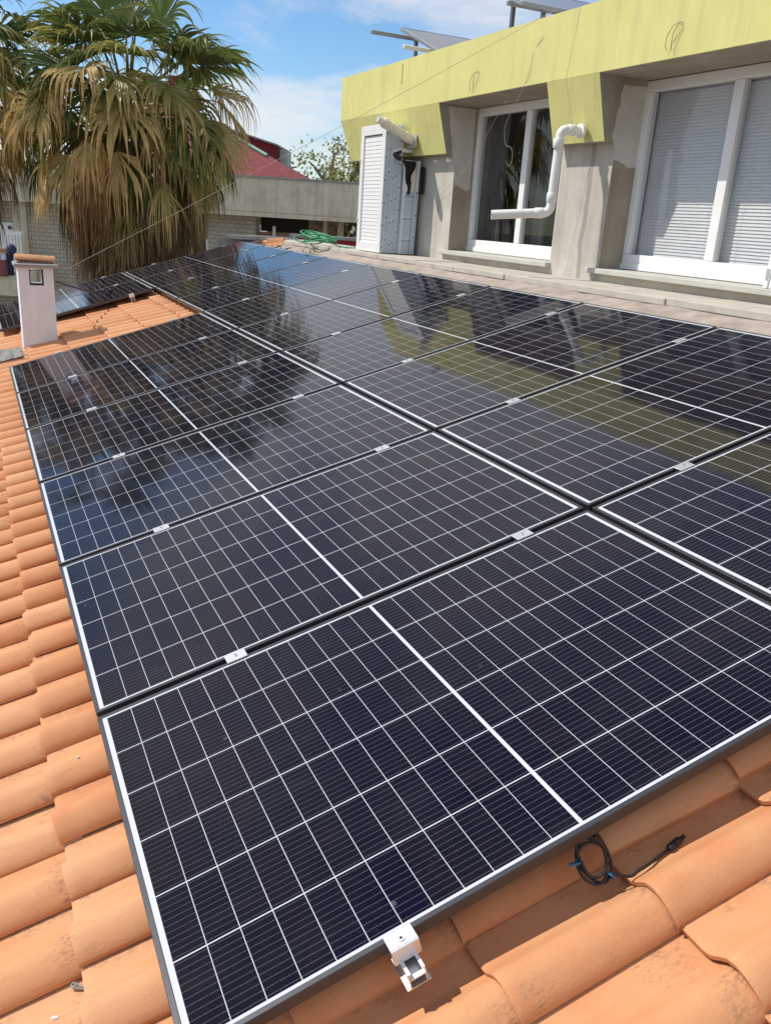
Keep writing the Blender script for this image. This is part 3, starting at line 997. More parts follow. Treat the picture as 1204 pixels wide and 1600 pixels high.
# ------------------------------------------------------------------ stack of window shutters
SW, ST = .66, .040
SY0 = 7.86
rng = random.Random(3)
for i in range(9):
    tall = i < 5
    H = 1.335 if tall else .985
    yo = SY0 + (0 if tall else -.06) + rng.uniform(-.012, .012)
    lean = R(.2)
    m = Matrix.Translation((3.955 + i * .0455, yo, ZC + .012)) @ Matrix.Rotation(lean if tall else R(1.0), 4, 'Y')
    if i == 0: lab = "white louvred window shutter at the front of the stack, its slats facing the roof"
    else: lab = "film wrapped white shutter, %s from the front of the stack on the coping" % ORD[i]
    t = thing("window_shutter", lab, "shutter", group="stacked window shutters", wm=m)
    s = MB()
    fwd = .085
    s.bev((-ST / 2, 0.0, 0), (ST / 2, fwd, H), .003).bev((-ST / 2, SW - fwd, 0), (ST / 2, SW, H), .003)
    s.bev((-ST / 2, fwd + .0005, 0), (ST / 2, SW - fwd - .0005, .10), .003).bev((-ST / 2, fwd + .0005, H - .10), (ST / 2, SW - fwd - .0005, H), .003)
    s.build("frame", M_WHITE, t, m)
    if i == 0:
        z = .115
        lme = MB().box((-.029, fwd + .001, -.002), (.029, SW - fwd - .001, .002)).mesh("slat", M_WHITE)
        while z < H - .105:
            inst("slat", lme, t, m @ Matrix.Translation((0, 0, z)) @ Matrix.Rotation(R(-84), 4, 'Y'))
            z += .040
        for zz in (.35, H - .35):
            MB().tube([(-ST / 2 - .012, SW - .02, zz - .02), (-ST / 2 - .012, SW - .02, zz + .02)], .006, 8).build("hinge", M_ALU, t, m)
    else:
        MB().box((-.008, fwd + .001, .101), (.008, SW - fwd - .001, H - .101)).build("panel", M_WHITE, t, m)
    f0 = 0.0 if tall else 0.
    f1 = H - .004 if tall else H - .32
    MB().bev((-ST / 2 + .002, -.0024, .003), (ST / 2 - .002, -.0004, f1), .0006).build("protective_film", M_FILM, t, m)

# black rag hung over the rear shutters
rg = MB(); V = []
for j in range(13):
    for i in range(7):
        s = i / 6
        wd = .055 + .10 * max(0, 1 - j / 6) ** 1.2 - (.03 if j > 8 else 0)
        V.append((4.20 + (s - .5) * wd * 1.15 + .012 * math.sin(j * .8) + (.02 * (j / 12)), 7.785 - .012 * math.sin(i * 2.1 + j * .5) - .006, 2.03 - j * .0285 - (.02 * abs(s - .5) if j == 12 else 0)))
rg.add(V, [(j * 7 + i, j * 7 + i + 1, j * 7 + i + 8, j * 7 + i + 7) for j in range(12) for i in range(6) if not (j > 7 and i == 3)], True)
o = rg.build("rag", M_BLACKCLOTH, fixn=False)
sol = o.modifiers.new("thickness", 'SOLIDIFY'); sol.thickness = .006
prop(o, "ragged black plastic hanging over the film wrapped shutters", "rag")
prop(MB().bev((4.345, 7.72, 1.70), (4.372, 7.78, 1.98), .004).build("rag", M_BLACKCLOTH), "narrow black strip hanging between the shutters and the wall", "rag")

# shutter leaf standing on the sill at the right picture edge
m = Matrix.Translation((XP - .02, 2.86, 1.143)) @ Matrix.Rotation(R(4), 4, 'Y')
t = thing("window_shutter", "white shutter leaf on the sill at the picture's right edge", "shutter", wm=m)
MB().bev((-.02, -.42, 0), (.02, -.002, .34), .003).bev((-.03, .0, .0), (.015, .035, .36), .003).build("frame", M_WHITE, t, m)
for zz in (.09, .27):
    MB().tube([(-.034, .018, zz - .03), (-.034, .018, zz + .03)], .009, 10).build("hinge", M_ALU, t, m)

# ------------------------------------------------------------------ strings and wires
def wire(name, pts, r, mat, lab, n=10):
    prop(MB().tube(smooth_curve(pts, n), r, 6).build(name, mat), lab, "wire")


wire("string", [(4.15, 5.38, 2.90), (4.22, 6.0, 2.44), (4.30, 6.62, 2.00), (4.37, 7.22, 1.74), (4.395, 7.45, 1.60)], .0016, M_WIRE, "pale string running slantwise across the dark window to the pillar")
wire("hanging_wire", [(4.152, 5.50, 2.80), (4.154, 5.56, 2.60), (4.20, 5.80, 2.40), (4.22, 5.93, 2.27), (4.22, 5.90, 2.12), (4.22, 5.80, 2.08), (4.22, 5.76, 2.0), (4.22, 5.80, 1.93), (4.22, 5.84, 1.95)], .0016, M_WIRE, "thin white wire dangling in front of the dark window with a hooked end")
wire("overhead_wire", [(.71, 8.82, .706), (1.85, 7.53, 1.48), (3.0, 6.24, 2.28), (4.13, 4.95, 3.09)], .0018, M_WIRE, "pale wire rising from beside the white chimney to the yellow roof edge")
wire("roof_cable", [(.56, 8.45, .60), (1.0, 9.2, .44), (1.55, 10.6, .36), (2.1, 12.2, .30)], .010, M_DARKWIRE, "dark cable leaving the white chimney towards the far panels")

# rack with panels on top of the upper storey
def rooftop_panel(x0, y0, z0, lab, up):
    t = thing("rooftop_panel", lab, "solar panel", (x0 + .8, y0, 2.86), "panels on the flat roof")
    sl = math.atan2(.40, 1.08)
    m = Matrix.Translation((x0, y0, z0)) @ Matrix.Rotation(sl, 4, 'X')
    MB().bev((0, 0, -.04), (1.72, .012, 0), .002).bev((0, 1.12, -.04), (1.72, 1.134, 0), .002).bev((0, .0125, -.04), (.012, 1.1195, 0), .002).bev((1.708, .0125, -.04), (1.72, 1.1195, 0), .002).build("frame", M_GALV, t, m)
    MB().box((.0125, .0125, -.006), (1.7075, 1.1195, -.003)).build("glass", M_PVBLUE, t, m)
    MB().bev((-.5 if up else -.03, .85, -.085), (1.8, .89, -.042), .002).build("rail", M_GALV, t, m)
    MB().bev((-.34 if up else -.03, .22, -.085), (1.8, .26, -.042), .002).build("rail", M_FLUE if up else M_GALV, t, m)
    for xx in ((.12, 1.5) if up else (.42, 1.6)):
        for yy in (.24, .87):
            p = m @ Vector((xx, yy, -.085))
            MB().box((xx + x0 - .02, p.y - .02, 2.861), (xx + x0 + .02, p.y + .02, p.z)).build("leg", M_GALV, t)


rooftop_panel(4.95, 8.70, 3.32, "blue panel on a rack above the fascia, left of the two on the flat roof", True)
rooftop_panel(4.95, 6.98, 3.53, "dark panel on a rack at the picture's top edge above the yellow fascia", False)

# ------------------------------------------------------------------ things lying about on the roof
# looped panel cable with connector, hanging out under the nearest panel
cb = thing("cable", "black coiled cable with blue ties and a plug lying on the tiles", "cable", tuple(RW(.9, -.03, -.09)))


def on_tile(u, v, r):
    n0 = max(tile_n(u + du, v + dv) for du in (-.008, 0, .008) for dv in (-.012, -.006, 0, .006, .012))
    return n0 + r


pts = [RW(.95, .12, -.050), RW(.925, .05, -.055), RW(.905, .015, -.052)]
for k in range(33):
    an = R(50) + k / 12 * 2 * math.pi
    r1, r2 = .033 + .006 * math.sin(k * .83), .92 + .16 * math.cos(k * .71)
    ca, sa = math.cos(an), math.sin(an)
    pts.append(RW(.872 + r1 * ca, -.018 + .031 * r2 * sa - .0012 * (k / 12), -.078 + .036 * r2 * sa + .0045 * (k / 12)))
for (u, v) in ((.925, -.066), (.95, -.066), (.98, -.062), (1.015, -.054), (1.045, -.050)):
    pts.append(RW(u, v, on_tile(u, v, .004)))
cp = smooth_curve([tuple(q) for q in pts], 5)
MB().tube(cp, .0033, 8).build("cord", M_BLACKRUB, cb)
q0, q1 = np.array(RW(1.045, -.050, on_tile(1.045, -.05, .004) + .003)), np.array(RW(1.098, -.040, on_tile(1.098, -.04, .004) + .004))
d = nrm(q1 - q0); L = np.linalg.norm(q1 - q0)
MB().tube([q0, q0 + d * .004, q0 + d * .016, q0 + d * .017, q0 + d * .022, q0 + d * .023, q0 + d * .038, q0 + d * .039, q1], [.005, .0078, .0085, .0062, .0062, .0085, .0078, .0048, .0045], 14).build("plug", M_BLACKRUB, cb)
for an in (R(165), R(300)):
    c0 = np.array(RW(.872 + .040 * math.cos(an), -.019 + .031 * math.sin(an), -.074 + .036 * math.sin(an)))
    rad = np.array(RW(math.cos(an), .65 * math.sin(an), .75 * math.sin(an))); nn = np.array(RW(0, -.75, .65))
    ring = [c0 + .0105 * (rad * math.cos(a) + nn * math.sin(a)) for a in [k * math.pi / 6 for k in range(13)]]
    MB().tube(ring, .0026, 6).build("tie", M_BLUETIE, cb)

# broken roof tiles at the top of the roof
rng = random.Random(8)
for i, (x, y, z, rz, rx, lab) in enumerate(((3.60, 10.75, 1.00, 100, 6, "broken piece of orange tile lying flat near the green hose"), (3.66, 10.35, 1.03, 150, -14, "broken orange tile piece propped on the other beside the green hose"), (3.52, 10.55, .985, 40, 4, "small orange tile fragment left of the other broken pieces"))):
    m = Matrix.Translation((x, y, z - .02)) @ Matrix.Rotation(R(rz), 4, 'Z') @ Matrix.Rotation(R(rx), 4, 'X')
    mb = MB()
    mb.add([tuple(m @ Vector((p[0] * (.6, .55, .35)[i], p[1] - .1, p[2]))) for p in tmb.v], tmb.f, True)
    prop(mb.build("broken_tile", M_TILE, fixn=False), lab, "tile", "broken tiles")
# green hose
pts = []
rng = random.Random(17)
for k in range(62):
    an = k / 13 * 2 * math.pi
    r = .17 + .06 * math.sin(k * .37) + rng.uniform(-.01, .01)
    pts.append((3.80 + r * .95 * math.cos(an), 9.45 + r * 2.0 * math.sin(an) + .14 * math.sin(k * .21), 1.055 + .045 * (1 + math.sin(an * 1.0 + k * .11)) + .0012 * k))
pts += [(3.95, 9.0, 1.06), (4.05, 8.8, 1.06)]
prop(MB().tube(smooth_curve(pts, 6), .0085, 8).build("garden_hose", M_GREENHOSE), "loosely coiled green hose lying on the coping", "hose")
# crumbs on the near tiles
for (u, v, nm, lab, mat, sz) in ((-.199, .406, "screw_anchor", "small grey spiral anchor lying on the near left tiles", M_CEMENT, .011), (-.235, .325, "mortar_crumb", "pale mortar crumb on the tile at the lower left corner", M_PVC, .009),
                                 (-.085, 1.10, "mortar_crumb", "tiny white chip on a tile left of the nearest panel", M_WHITE, .005)):
    c = np.array(RW(u, v, tile_n(u, v) + sz * .5))
    mb = MB()
    if nm == "screw_anchor":
        hx = [c + np.array((.007 * (1 - k / 40) * math.cos(k * .9), .007 * (1 - k / 40) * math.sin(k * .9), 0)) + np.array((.0007, -.0006, .0)) * k for k in range(36)]
        mb.tube(hx, .0022, 6)
        mb.tube([hx[-1], hx[-1] + np.array((.014, -.012, -.002))], [.003, .001], 6)
    else:
        rr = random.Random(int(sz * 1e4))
        mb.tube([c + np.array((-sz, 0, 0)), c + np.array((-sz * .5, sz * .2, 0)), c + np.array((sz * .4, -sz * .1, 0)), c + np.array((sz, sz * .5, 0))], [sz * .15, sz * .5, sz * .45, sz * .1], 7, smooth=False)
    prop(mb.build(nm, mat), lab, "debris")

# ------------------------------------------------------------------ ground and the neighbouring house
prop(MB().add([(-800, -800, -6), (800, -800, -6), (800, 800, -6), (-800, 800, -6)], [(0, 1, 2, 3)]).build("ground", M_GROUND), kind="structure")

OB = Vector((7.936, 23.254, 0))
EB, NB = Vector((.8958, -.4444, 0)).normalized(), Vector((.4444, .8958, 0)).normalized()
MH = Matrix(((EB.x, NB.x, 0, OB.x), (EB.y, NB.y, 0, OB.y), (0, 0, 1, 0), (0, 0, 0, 1)))    # (a along, b back, z)
h2 = thing("neighbour_house", "cream brick house with a weathered parapet and red hipped roof behind the palm", "house", tuple(MH @ Vector((-3, 4, -6))))


def hpart(name, boxes, mat, parent=None):
    mb = MB()
    for lo, hi in boxes: mb.box(lo, hi)
    return mb.build(name, mat, parent or h2, MH)


hpart("parapet", [((-13, -.5, 1.40), (2.25, -.12, 2.28))], M_CONC)
hpart("parapet_cap", [((-13, -.54, 2.281), (2.28, -.08, 2.33))], M_CEMENT)
hpart("slab", [((-13, -.48, 1.26), (2.22, 6, 1.398))], M_CONC)
hpart("wall", [((-13, .10, -6), (-7.75, .35, 1.258)), ((-7.35, .0, -6), (-4.6, .25, 1.258)), ((-3.15, .0, -6), (-2.12, .25, .02)), ((-4.6, .0, -6), (-3.15, .25, 1.258)), ((-2.12, .0, -6), (-.75, .25, 1.258)), ((-.75, 2.2, -6), (1.75, 2.4, 1.258))], M_BRICK)
for pb in (((-7.74, -.06, -6), (-7.36, .25, 1.258)), ((1.17, .4, -6), (1.27, .6, 1.258)), ((1.6, .3, -6), (1.75, .5, 1.258))):
    hpart("pier", [pb], M_CONC)
hpart("pier_wall", [((.68, .9, -6), (1.6, 1.1, 1.258))], M_BRICK)
hpart("porch_wall", [((-.74, .9, .86), (.67, 1.0, 1.258))], M_HOUSEDK)
hpart("shutter_band", [((-.74, .3, .30), (.67, .42, .84))], M_SHUTBROWN)
hpart("porch_post", [((-.28, .2, -.5), (-.20, .28, 1.02))], M_WHITE)
pw = hpart("garden_wall", [((.55, -1.6, -6), (2.7, -1.35, .80))], M_REDBRICKWALL)
hpart("garden_wall_cap", [((.45, -1.7, .801), (2.8, -1.25, .88))], M_CEMENT)
dr_ = hpart("door", [((-8.42, .04, -1.03), (-7.80, .095, .66))], M_WHITE)
hpart("lamp", [((-7.93, -.02, .48), (-7.85, .039, .57))], M_DARKWIRE)
w2 = hpart("window", [((-3.15, .05, .02), (-3.07, .15, .56)), ((-2.2, .05, .02), (-2.12, .15, .56)), ((-2.68, .05, .02), (-2.58, .15, .56))], M_WHITE)
hpart("pane", [((-3.07, .10, .02), (-2.68, .105, .56)), ((-2.58, .10, .02), (-2.2, .105, .56))], M_PVBLUE, w2)
hpart("roller_shutter", [((-3.15, .03, .561), (-2.12, .12, 1.258))], M_SHUTBROWN, w2)
# hipped roof
rf = MB()
el, er = (-6.3, -.05, 2.30), (.72, -.05, 2.30)
rr_, rl_ = (-3.95, 4.0, 4.46), (-4.7, 4.0, 4.46)
bl_, br_ = (-6.3, 8.1, 2.30), (.72, 8.1, 2.30)
rf.add([el, er, rr_, rl_], [(0, 1, 2, 3)]).add([er, br_, rr_], [(0, 1, 2)]).add([br_, bl_, rl_, rr_], [(0, 1, 2, 3)]).add([el, rl_, bl_], [(0, 1, 2)])
rf = rf.build("roof", M_SHING, h2, MH)
rl = MB()
rl.tube([(-3.95, 4.0, 4.50), (-.6, 1.09, 2.95)], .06, 8).tube([(-4.7, 4.0, 4.50), (-3.95, 4.0, 4.50)], .06, 8)
rl.build("ridge_flashing", simple("green_flashing", (.16, .25, .22), .6, .2, .2, 4, bstr=.1), rf, MH)
MB().box((-4.17, 3.9, 4.2), (-3.68, 4.35, 4.98)).build("chimney", M_CHIM, rf, MH)
MB().bev((-4.20, 3.87, 4.981), (-3.65, 4.38, 5.28), .02).build("chimney_cap", M_SHINGD, rf, MH)
MB().prism([(-3.2, 7.0, 2.3), (-1.15, 7.0, 2.3), (-1.15, 7.0, 3.62), (-3.2, 7.0, 4.14)], (0, 2.5, 0)).build("dormer", M_SHINGD, rf, MH)
MB().prism([(-3.25, 6.9, 4.15), (-1.12, 6.9, 3.625), (-1.12, 6.9, 3.68), (-3.25, 6.9, 4.21)], (0, 2.7, 0)).build("dormer_cap", M_GALV, rf, MH)
MB().box((-1.12, 7.3, 2.3), (-.85, 8.4, 3.55)).build("vent_box", simple("pale_green_metal", (.40, .48, .42), .5, .1, .1, 4, bstr=.05), rf, MH)

# balcony of that house with washing at the left picture edge
bal = thing("balcony", "rounded cream balcony of the brick house beside the white chimney", "balcony", tuple(MH @ Vector((-9.2, -1.2, -1))))
mb = MB()
arc = [(-6.77, -.1)] + [(-6.77 - .5 * (1 - math.cos(a)), -1.0 - .45 * math.sin(a)) for a in [k * math.pi / 12 for k in range(7)]] + [(-12.5, -1.45), (-12.5, -.1)]
mb.prism([(a, b, -1.25) for a, b in arc], (0, 0, .22))
mb.build("floor", M_CONC, bal, MH)
mb = MB()
for i in range(len(arc) - 2):
    (a0, b0), (a1, b1) = arc[i], arc[i + 1]
    mb.prism([(a0, b0, -1.029), (a1, b1, -1.029), (a1, b1 + .08, -1.029), (a0, b0 + .08, -1.029)], (0, 0, .45))
mb.build("front", M_CONC, bal, MH)
mb = MB()
mb.tube([(a, b + .04, -.42) for a, b in arc[:-1]], .022, 8)
mb.tube([(a, b + .04, -.52) for a, b in arc[:-1]], .016, 8)
mb.build("handrail", M_WHITE, bal, MH)


def cloth(a, b, z, w, h, mat, lab, sd):
    rr = random.Random(sd); mb = MB(); V = []
    for j in range(9):
        for i in range(9):
            V.append((a + w * (i / 8 - .5) * (1 - .06 * j / 8), b + .03 * math.sin(i * 1.7 + sd) * (.3 + j / 8) + rr.uniform(-.008, .008), z - h * j / 8 + rr.uniform(-.008, .008)))
    mb.add(V, [(j * 9 + i, j * 9 + i + 1, j * 9 + i + 10, j * 9 + i + 9) for j in range(8) for i in range(8)], True)
    o = mb.build("laundry", mat, None, MH, fixn=False)
    o.modifiers.new("thickness", 'SOLIDIFY').thickness = .01
    prop(o, lab, "laundry", "washing on the balcony")


cloth(-7.72, -1.52, -.27, .75, .46, simple("red_cloth", (.27, .09, .09), .9, bstr=.2), "red cloth hanging on the balcony rail at the left edge", 1)
cloth(-7.48, -1.56, -.08, .42, .20, simple("white_cloth", (.75, .78, .82), .9, bstr=.2), "white cloth hung above the red one on the balcony", 2)
cloth(-7.24, -1.58, -.10, .20, .58, simple("navy_cloth", (.02, .03, .07), .9, bstr=.2), "dark navy garment hanging on the balcony beside the chimney top", 3)
cloth(-7.42, -1.60, .03, .30, .12, simple("orange_cloth", (.62, .32, .18), .9, bstr=.2), "pale orange cloth folded over the balcony rail", 4)
bb = MB()
for j in range(9):
    for k in range(14):
        ph = math.pi * j / 8
        bb.v.append((-7.17 + .14 * math.sin(ph) * math.cos(k * math.pi / 7), -1.62 + .14 * math.sin(ph) * math.sin(k * math.pi / 7), .00 + .15 * math.cos(ph) * (1.1 if j < 4 else .8)))
bb.f = [(j * 14 + k, j * 14 + (k + 1) % 14, (j + 1) * 14 + (k + 1) % 14, (j + 1) * 14 + k) for j in range(8) for k in range(14)]
bb.s = [True] * len(bb.f); bb.mi = [0] * len(bb.f)
prop(bb.build("peg_bag", simple("blue_bag", (.03, .04, .12), .7, bstr=.2), None, MH), "round blue bag hanging at the balcony corner", "bag")
cy = thing("plastic_chair", "white plastic chair standing on the balcony at the left edge", "chair", tuple(MH @ Vector((-7.53, -.7, -1))))
MB().bev((-7.78, -.95, -.6), (-7.33, -.5, -.56), .01).build("seat", M_WHITE, cy, MH)
mb = MB()
for k in range(5):
    mb.box((-7.77 + k * .09, -.5, -.55), (-7.72 + k * .09, -.46, .35))
mb.box((-7.80, -.5, .351), (-7.32, -.46, .45))
mb.build("backrest", M_WHITE, cy, MH)
for (a, b) in ((-7.76, -.93), (-7.36, -.93), (-7.76, -.52), (-7.36, -.52)):
    MB().tube([(a, b, -.61), (a, b, -1.02)], .02, 8).build("leg", M_WHITE, cy, MH)

# ------------------------------------------------------------------ palms
GREEN, YEL, TAN, BROWN, GREY = np.array((.085, .135, .035)), np.array((.38, .36, .09)), np.array((.72, .53, .23)), np.array((.30, .17, .07)), np.array((.24, .19, .14))


def frond(start, pet_dir, pet_len, sag, turn, blade_len, nseg, spread, droop, dry, rg, stiff=.54, cup=.12):
    """one fan leaf: bowed petiole, fused pleats, free drooping segment tips"""
    V, F, Cc = [], [], []
    start = np.array(start, float); d = nrm(pet_dir)
    pts = [start.copy()]; q = start.copy()
    for k in range(7):
        q = q + d * pet_len / 7; pts.append(q.copy())
        d = nrm(d + np.array((0, 0, -sag / 7)))
    # petiole
    zz = np.array((0, 0, 1.))
    pc = YEL * .6 * (1 - dry) + BROWN * dry
    for k, p in enumerate(pts):
        t = nrm(pts[min(k + 1, 7)] - pts[max(k - 1, 0)])
        s = nrm(np.cross(t, zz + .01)); u = np.cross(s, t)
        w = .030 - .016 * k / 7
        for (a, b) in ((w, 0), (0, w * .5), (-w, 0), (0, -w * .6)):
            V.append(p + s * a + u * b); Cc.append(pc)
    for k in range(7):
        for c in range(4):
            F.append((k * 4 + c, k * 4 + (c + 1) % 4, k * 4 + 4 + (c + 1) % 4, k * 4 + 4 + c))
    hub = pts[-1]
    ax = nrm(d + np.array((0, 0, -turn)))
    s = nrm(np.cross(ax, zz)); up = nrm(np.cross(s, ax))
    roll = rg.uniform(-.45, .45)
    s, up = s * math.cos(roll) + up * math.sin(roll), up * math.cos(roll) - s * math.sin(roll)
    ns = 10
    dphi = 2 * spread / nseg
    for i in range(nseg):
        phi = spread * ((i + .5) / nseg * 2 - 1)
        L = blade_len * (1 - .28 * (abs(phi) / spread) ** 2) * rg.uniform(.86, 1.06)
        dirv = nrm(ax * math.cos(phi) + s * math.sin(phi) + up * cup * (1 - .3 * math.cos(phi)))
        tan = nrm(-ax * math.sin(phi) + s * math.cos(phi))
        p = hub.copy(); dd = dirv.copy(); b0 = len(V)
        fs = stiff * rg.uniform(.75, 1.2)
        dr = droop * rg.uniform(.45, 1.7)
        sd = rg.uniform(-.28, .28)
        fj = rg.uniform(-.22, .22)
        if rg.random() < .07: continue
        if rg.random() < .10: L *= rg.uniform(.45, .75)
        for k in range(ns + 1):
            t = k / ns; r = t * L
            if t <= fs:
                w = max(r, .01) * dphi * .5
            else:
                w = max(fs * L * dphi * .5 * (.62 if t > fs + .08 else .9) * (1 - (t - fs) / (1 - fs)) ** .7, .0022)
            n_ = nrm(np.cross(dd, tan))
            V += [p - tan * w, p + n_ * w * .75, p + tan * w]
            e_ = np.clip((t - .25) / .75, 0, 1)
            f = np.clip(dry * 1.15 - .15 + e_ ** 1.3 * (.22 + dry) + fj + rg.uniform(-.06, .06), 0, 1)
            c = GREEN * (1 - min(f * 2.2, 1)) + YEL * min(f * 2.2, 1) if f < .45 else (YEL * (1 - (f - .45) / .4) + TAN * (f - .45) / .4 if f < .85 else TAN)
            if dry > .85: c = TAN * (1 - (dry - .85) / .15) + BROWN * ((dry - .85) / .15) if dry <= 1 else GREY * (dry - 1) + BROWN * (2 - dry)
            sh = rg.uniform(.8, 1.12)
            Cc += [c * sh, c * sh * 1.06, c * sh]
            if t >= fs * .7:
                g = dr * (.22 + .75 * t)
                dd = nrm(dd + np.array((0, 0, -g)) + tan * sd * .3)
                tan = nrm(tan - dd * (tan @ dd))
            p = p + dd * L / ns
        for k in range(ns):
            a = b0 + k * 3
            F += [(a, a + 1, a + 4, a + 3), (a + 1, a + 2, a + 5, a + 4)]
    return V, F, Cc


def leaf_obj(name, V, F, Cc, mat, parent, smooth=False):
    me = bpy.data.meshes.new(name)
    me.from_pydata([tuple(q) for q in V], [], F)
    at = me.color_attributes.new("Col", 'FLOAT_COLOR', 'POINT')
    arr = np.ones((len(V), 4), dtype=np.float32); arr[:, :3] = np.clip(np.array(Cc), 0, 1)
    at.data.foreach_set("color", arr.ravel())
    me.materials.append(mat)
    if smooth: me.polygons.foreach_set("use_smooth", [True] * len(F))
    return link(bpy.data.objects.new(name, me), parent)


TOC = np.array((-.164, -.986, 0)); RGT = np.array((.986, -.164, 0))        # towards the viewer, to the viewer's right


def palm(loc, ztop, label, seed, special, n_up, n_mid, n_low, n_skirt, skirt_bottom, sc=1.0):
    rg = random.Random(seed)
    t = thing("palm_tree", label, "palm tree", (loc[0], loc[1], -6), "fan palms")
    tr = MB()
    rings = []
    k = 0
    z = -6.0
    zs = np.linspace(-6, ztop - .1, 60)
    tr.tube([(loc[0] + .03 * math.sin(q), loc[1], q) for q in zs], [.22 + .012 * (i % 2) for i in range(60)], 14, smooth=False)
    tr.build("trunk", M_BARK, t)
    c0 = np.array((loc[0], loc[1], ztop))

    def put(az, el, pl, sag, turn, bl, nseg, spread, droop, dry, z=None, stiff=.54, nm="frond", out=.15):
        h = RGT * math.cos(az) + TOC * math.sin(az)
        d = h * math.cos(el) + np.array((0, 0, math.sin(el)))
        st = np.array((loc[0], loc[1], ztop if z is None else z)) + h * out
        V, F, Cc = frond(st, d, pl * sc, sag, turn, bl * sc, nseg, spread, droop, dry, rg, stiff)
        leaf_obj(nm, V, F, Cc, M_PALM, t)

    for a in special: put(*a)
    for i in range(n_up):
        put(2.4 * i + rg.uniform(-.3, .3), R(rg.uniform(22, 80)), rg.uniform(.85, 1.35), rg.uniform(.3, .7), rg.uniform(.1, .7), rg.uniform(.85, 1.0), 36, R(rg.uniform(105, 130)), rg.uniform(.2, .5), rg.uniform(.0, .25), z=ztop + .05, stiff=.62)
    for i in range(n_mid):
        put(2.4 * i + .7 + rg.uniform(-.3, .3), R(rg.uniform(-10, 35)), rg.uniform(.85, 1.3), rg.uniform(.4, .8), rg.uniform(.4, 1.0), rg.uniform(.85, 1.05), 34, R(rg.uniform(95, 120)), rg.uniform(.6, 1.0), rg.choice((.08, .2, .45, .6, .7, .8)), z=ztop - .1, stiff=.56)
    for i in range(n_low):
        put(2.4 * i + 1.3 + rg.uniform(-.3, .3), R(rg.uniform(-42, 8)), rg.uniform(.75, 1.4), rg.uniform(.5, 1.0), rg.uniform(.9, 1.8), rg.uniform(.85, 1.1), 28, R(rg.uniform(40, 75)), rg.uniform(.9, 1.4), rg.choice((.05, .15, .4, .6, .75, .84, .9)), z=ztop - .3, stiff=.46)
    for i in range(n_skirt):
        f = i / n_skirt
        z = ztop - .45 - (ztop - .45 - skirt_bottom - .9) * f
        put(2.4 * i + rg.uniform(-.4, .4), R(rg.uniform(-60, -5) if f < .6 else rg.uniform(-80, -50)), rg.uniform(.55, 1.0) * (1 - .4 * f), .5, 2.0, rg.uniform(.85, 1.15), 24, R(rg.uniform(30, 60)), 1.2, min(1.55, (.86 + .30 * rg.random() + .30 * f) if rg.random() > .12 else .35), z=z, nm="dead_frond", out=.22, stiff=.4)
    return t


deg = R
SPECIAL = [
    # az, el, petiole, sag, turn, blade, nseg, spread, droop, dry, z
    (deg(80), deg(62), .95, .5, .55, .95, 40, R(125), .22, .05, 2.95),
    (deg(78), deg(30), .70, .6, 1.5, 1.00, 38, R(105), .80, .40, 2.95),
    (deg(158), deg(30), .90, .6, 1.0, .95, 36, R(110), .75, .60, 2.9),
    (deg(8), deg(26), 1.10, .55, .15, 1.10, 36, R(75), .85, .74, 2.95),
    (deg(15), deg(6), 1.10, .5, .9, 1.05, 34, R(70), .95, .68, 2.9),
    (deg(60), deg(-4), .75, .8, 1.6, 1.15, 34, R(75), 1.05, .84, 2.8),
    (deg(125), deg(-42), .85, .7, 1.9, .85, 34, R(95), .35, .0, 2.45),
    (deg(70), deg(-45), .90, .7, 1.9, .85, 36, R(100), .35, .02, 2.4),
    (deg(172), deg(12), 1.10, .6, .6, 1.0, 34, R(100), .80, .30, 2.85),
    (deg(30), deg(-25), 1.05, .7, 1.5, 1.1, 32, R(70), 1.05, .80, 2.7),
    (deg(150), deg(-20), 1.05, .7, 1.5, 1.1, 32, R(80), 1.05, .66, 2.7),
    (deg(100), deg(-15), .95, .7, 1.5, 1.1, 32, R(70), 1.05, .80, 2.65),
    (deg(20), deg(55), 1.0, .5, .3, .95, 36, R(115), .45, .12, 2.95),
    (deg(145), deg(60), 1.0, .5, .3, .95, 36, R(115), .45, .08, 2.95),
]
palm((2.30, 14.20), 2.85, "tall fan palm with tan drooping fronds and a shaggy dead skirt behind the far panels", 12, SPECIAL, 18, 26, 34, 170, -.6, 1.08)
palm((-.28, 15.6), 3.3, "second fan palm cut off by the left picture edge, dark fronds against the sky", 33, [
    (deg(10), deg(15), 1.0, .5, .5, 1.05, 34, R(110), .6, .05, 3.5), (deg(25), deg(-30), 1.0, .8, 1.6, 1.1, 32, R(80), 1.0, .8, 3.2), (deg(5), deg(40), 1.1, .5, .4, 1.05, 34, R(110), .4, .05, 3.5)], 12, 16, 18, 40, .6)

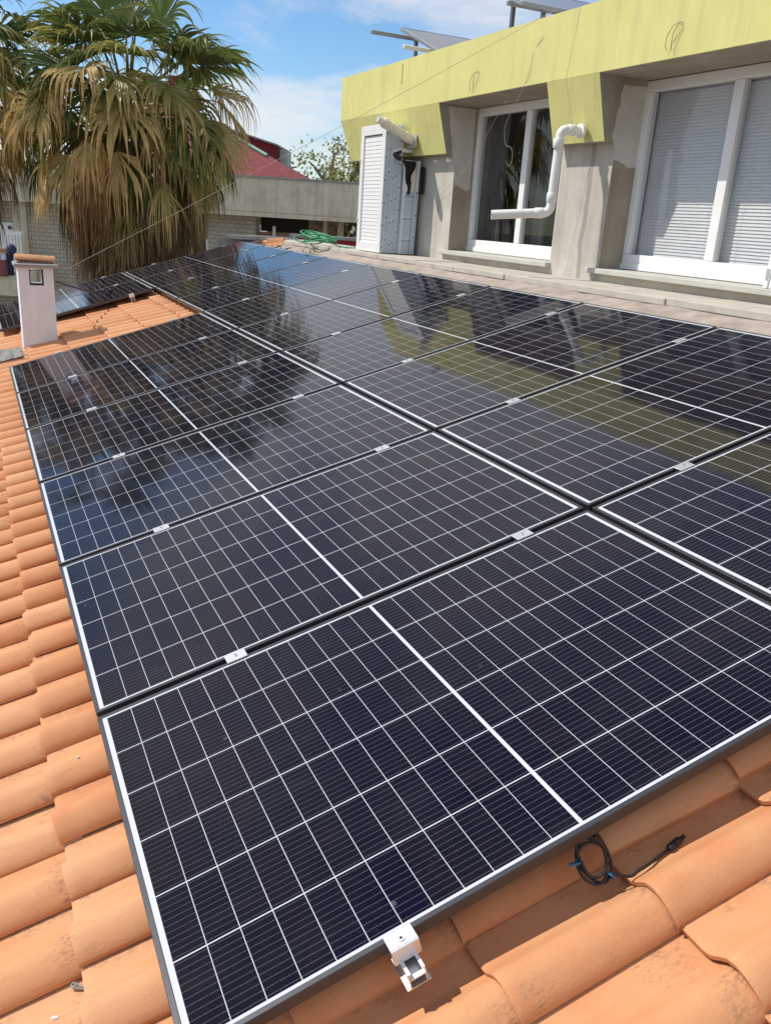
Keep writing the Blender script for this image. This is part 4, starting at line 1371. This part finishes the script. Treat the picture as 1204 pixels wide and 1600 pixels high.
# ------------------------------------------------------------------ plane trees beyond the neighbour's parapet
def plane_tree(x, y, h, label, seed, spread=1.3):
    rg = random.Random(seed)
    t = thing("plane_tree", label, "tree", (x, y, -6), "pollarded trees behind the neighbour's house")
    tr = MB(); tips = []
    tr.tube([(x, y, -6), (x + .1, y, h * .3 - 3), (x, y, h - 2.6)], [.28, .22, .17], 10)
    for i in range(9):
        az = i * 2.4 + rg.uniform(-.4, .4); sp = spread * rg.uniform(.4, 1.0)
        p0 = np.array((x, y, h - 2.6 - rg.uniform(0, .5))); pts = [p0]
        d = nrm((math.cos(az) * sp, math.sin(az) * sp, 1.2))
        for k in range(4):
            pts.append(pts[-1] + d * rg.uniform(.45, .75)); d = nrm(d + np.array((rg.uniform(-.35, .35), rg.uniform(-.35, .35), .3)))
        tr.tube(pts, [.10, .085, .07, .06, .065], 7)
        tips += pts[2:]
        for k in range(3):
            q = pts[rg.randint(1, 4)]; dd = nrm((rg.uniform(-1, 1), rg.uniform(-1, 1), rg.uniform(.2, 1)))
            e_ = q + dd * rg.uniform(.3, .7); tr.tube([q, e_], [.05, .035], 6); tips.append(e_)
    tr.build("trunk", M_BARK, t)
    V, F, Cc = [], [], []
    for q in tips:
        for c in range(rg.randint(1, 3)):
            cc = q + np.array((rg.gauss(0, .16), rg.gauss(0, .16), rg.gauss(.12, .18)))
            sz = rg.uniform(.10, .24)
            colr = np.array((.34, .36, .11)) * rg.uniform(.6, 1.35)
            for k in range(rg.randint(14, 30)):
                p = cc + np.array((rg.gauss(0, sz), rg.gauss(0, sz), rg.gauss(0, sz)))
                a = nrm((rg.gauss(0, 1), rg.gauss(0, 1), rg.gauss(0, 1))); b = nrm(np.cross(a, (rg.gauss(0, 1), rg.gauss(0, 1), 1)))
                s = rg.uniform(.05, .10); i0 = len(V)
                V += [p - a * s, p - b * s * .6, p + a * s, p + b * s * .6]; F.append((i0, i0 + 1, i0 + 2, i0 + 3))
                c_ = colr * rg.uniform(.7, 1.25); Cc += [c_] * 4
    leaf_obj("crown", V, F, Cc, M_LEAF, t)


plane_tree(13.9, 33.0, 4.3, "pollarded tree with pale new leaves beside the yellow fascia's left end", 1, 1.5)
plane_tree(12.5, 33.5, 2.9, "small pollarded tree with pale leaves right of the red roof", 2)
plane_tree(15.2, 32.0, 4.1, "pollarded tree half hidden behind the stacked shutters", 3, 1.4)
plane_tree(10.9, 35.5, 3.5, "slim leafy tree just right of the dark red dormer", 4, .8)
plane_tree(9.9, 24.6, 2.3, "leafy tree seen through the gap below the neighbour's parapet", 5, 1.3)
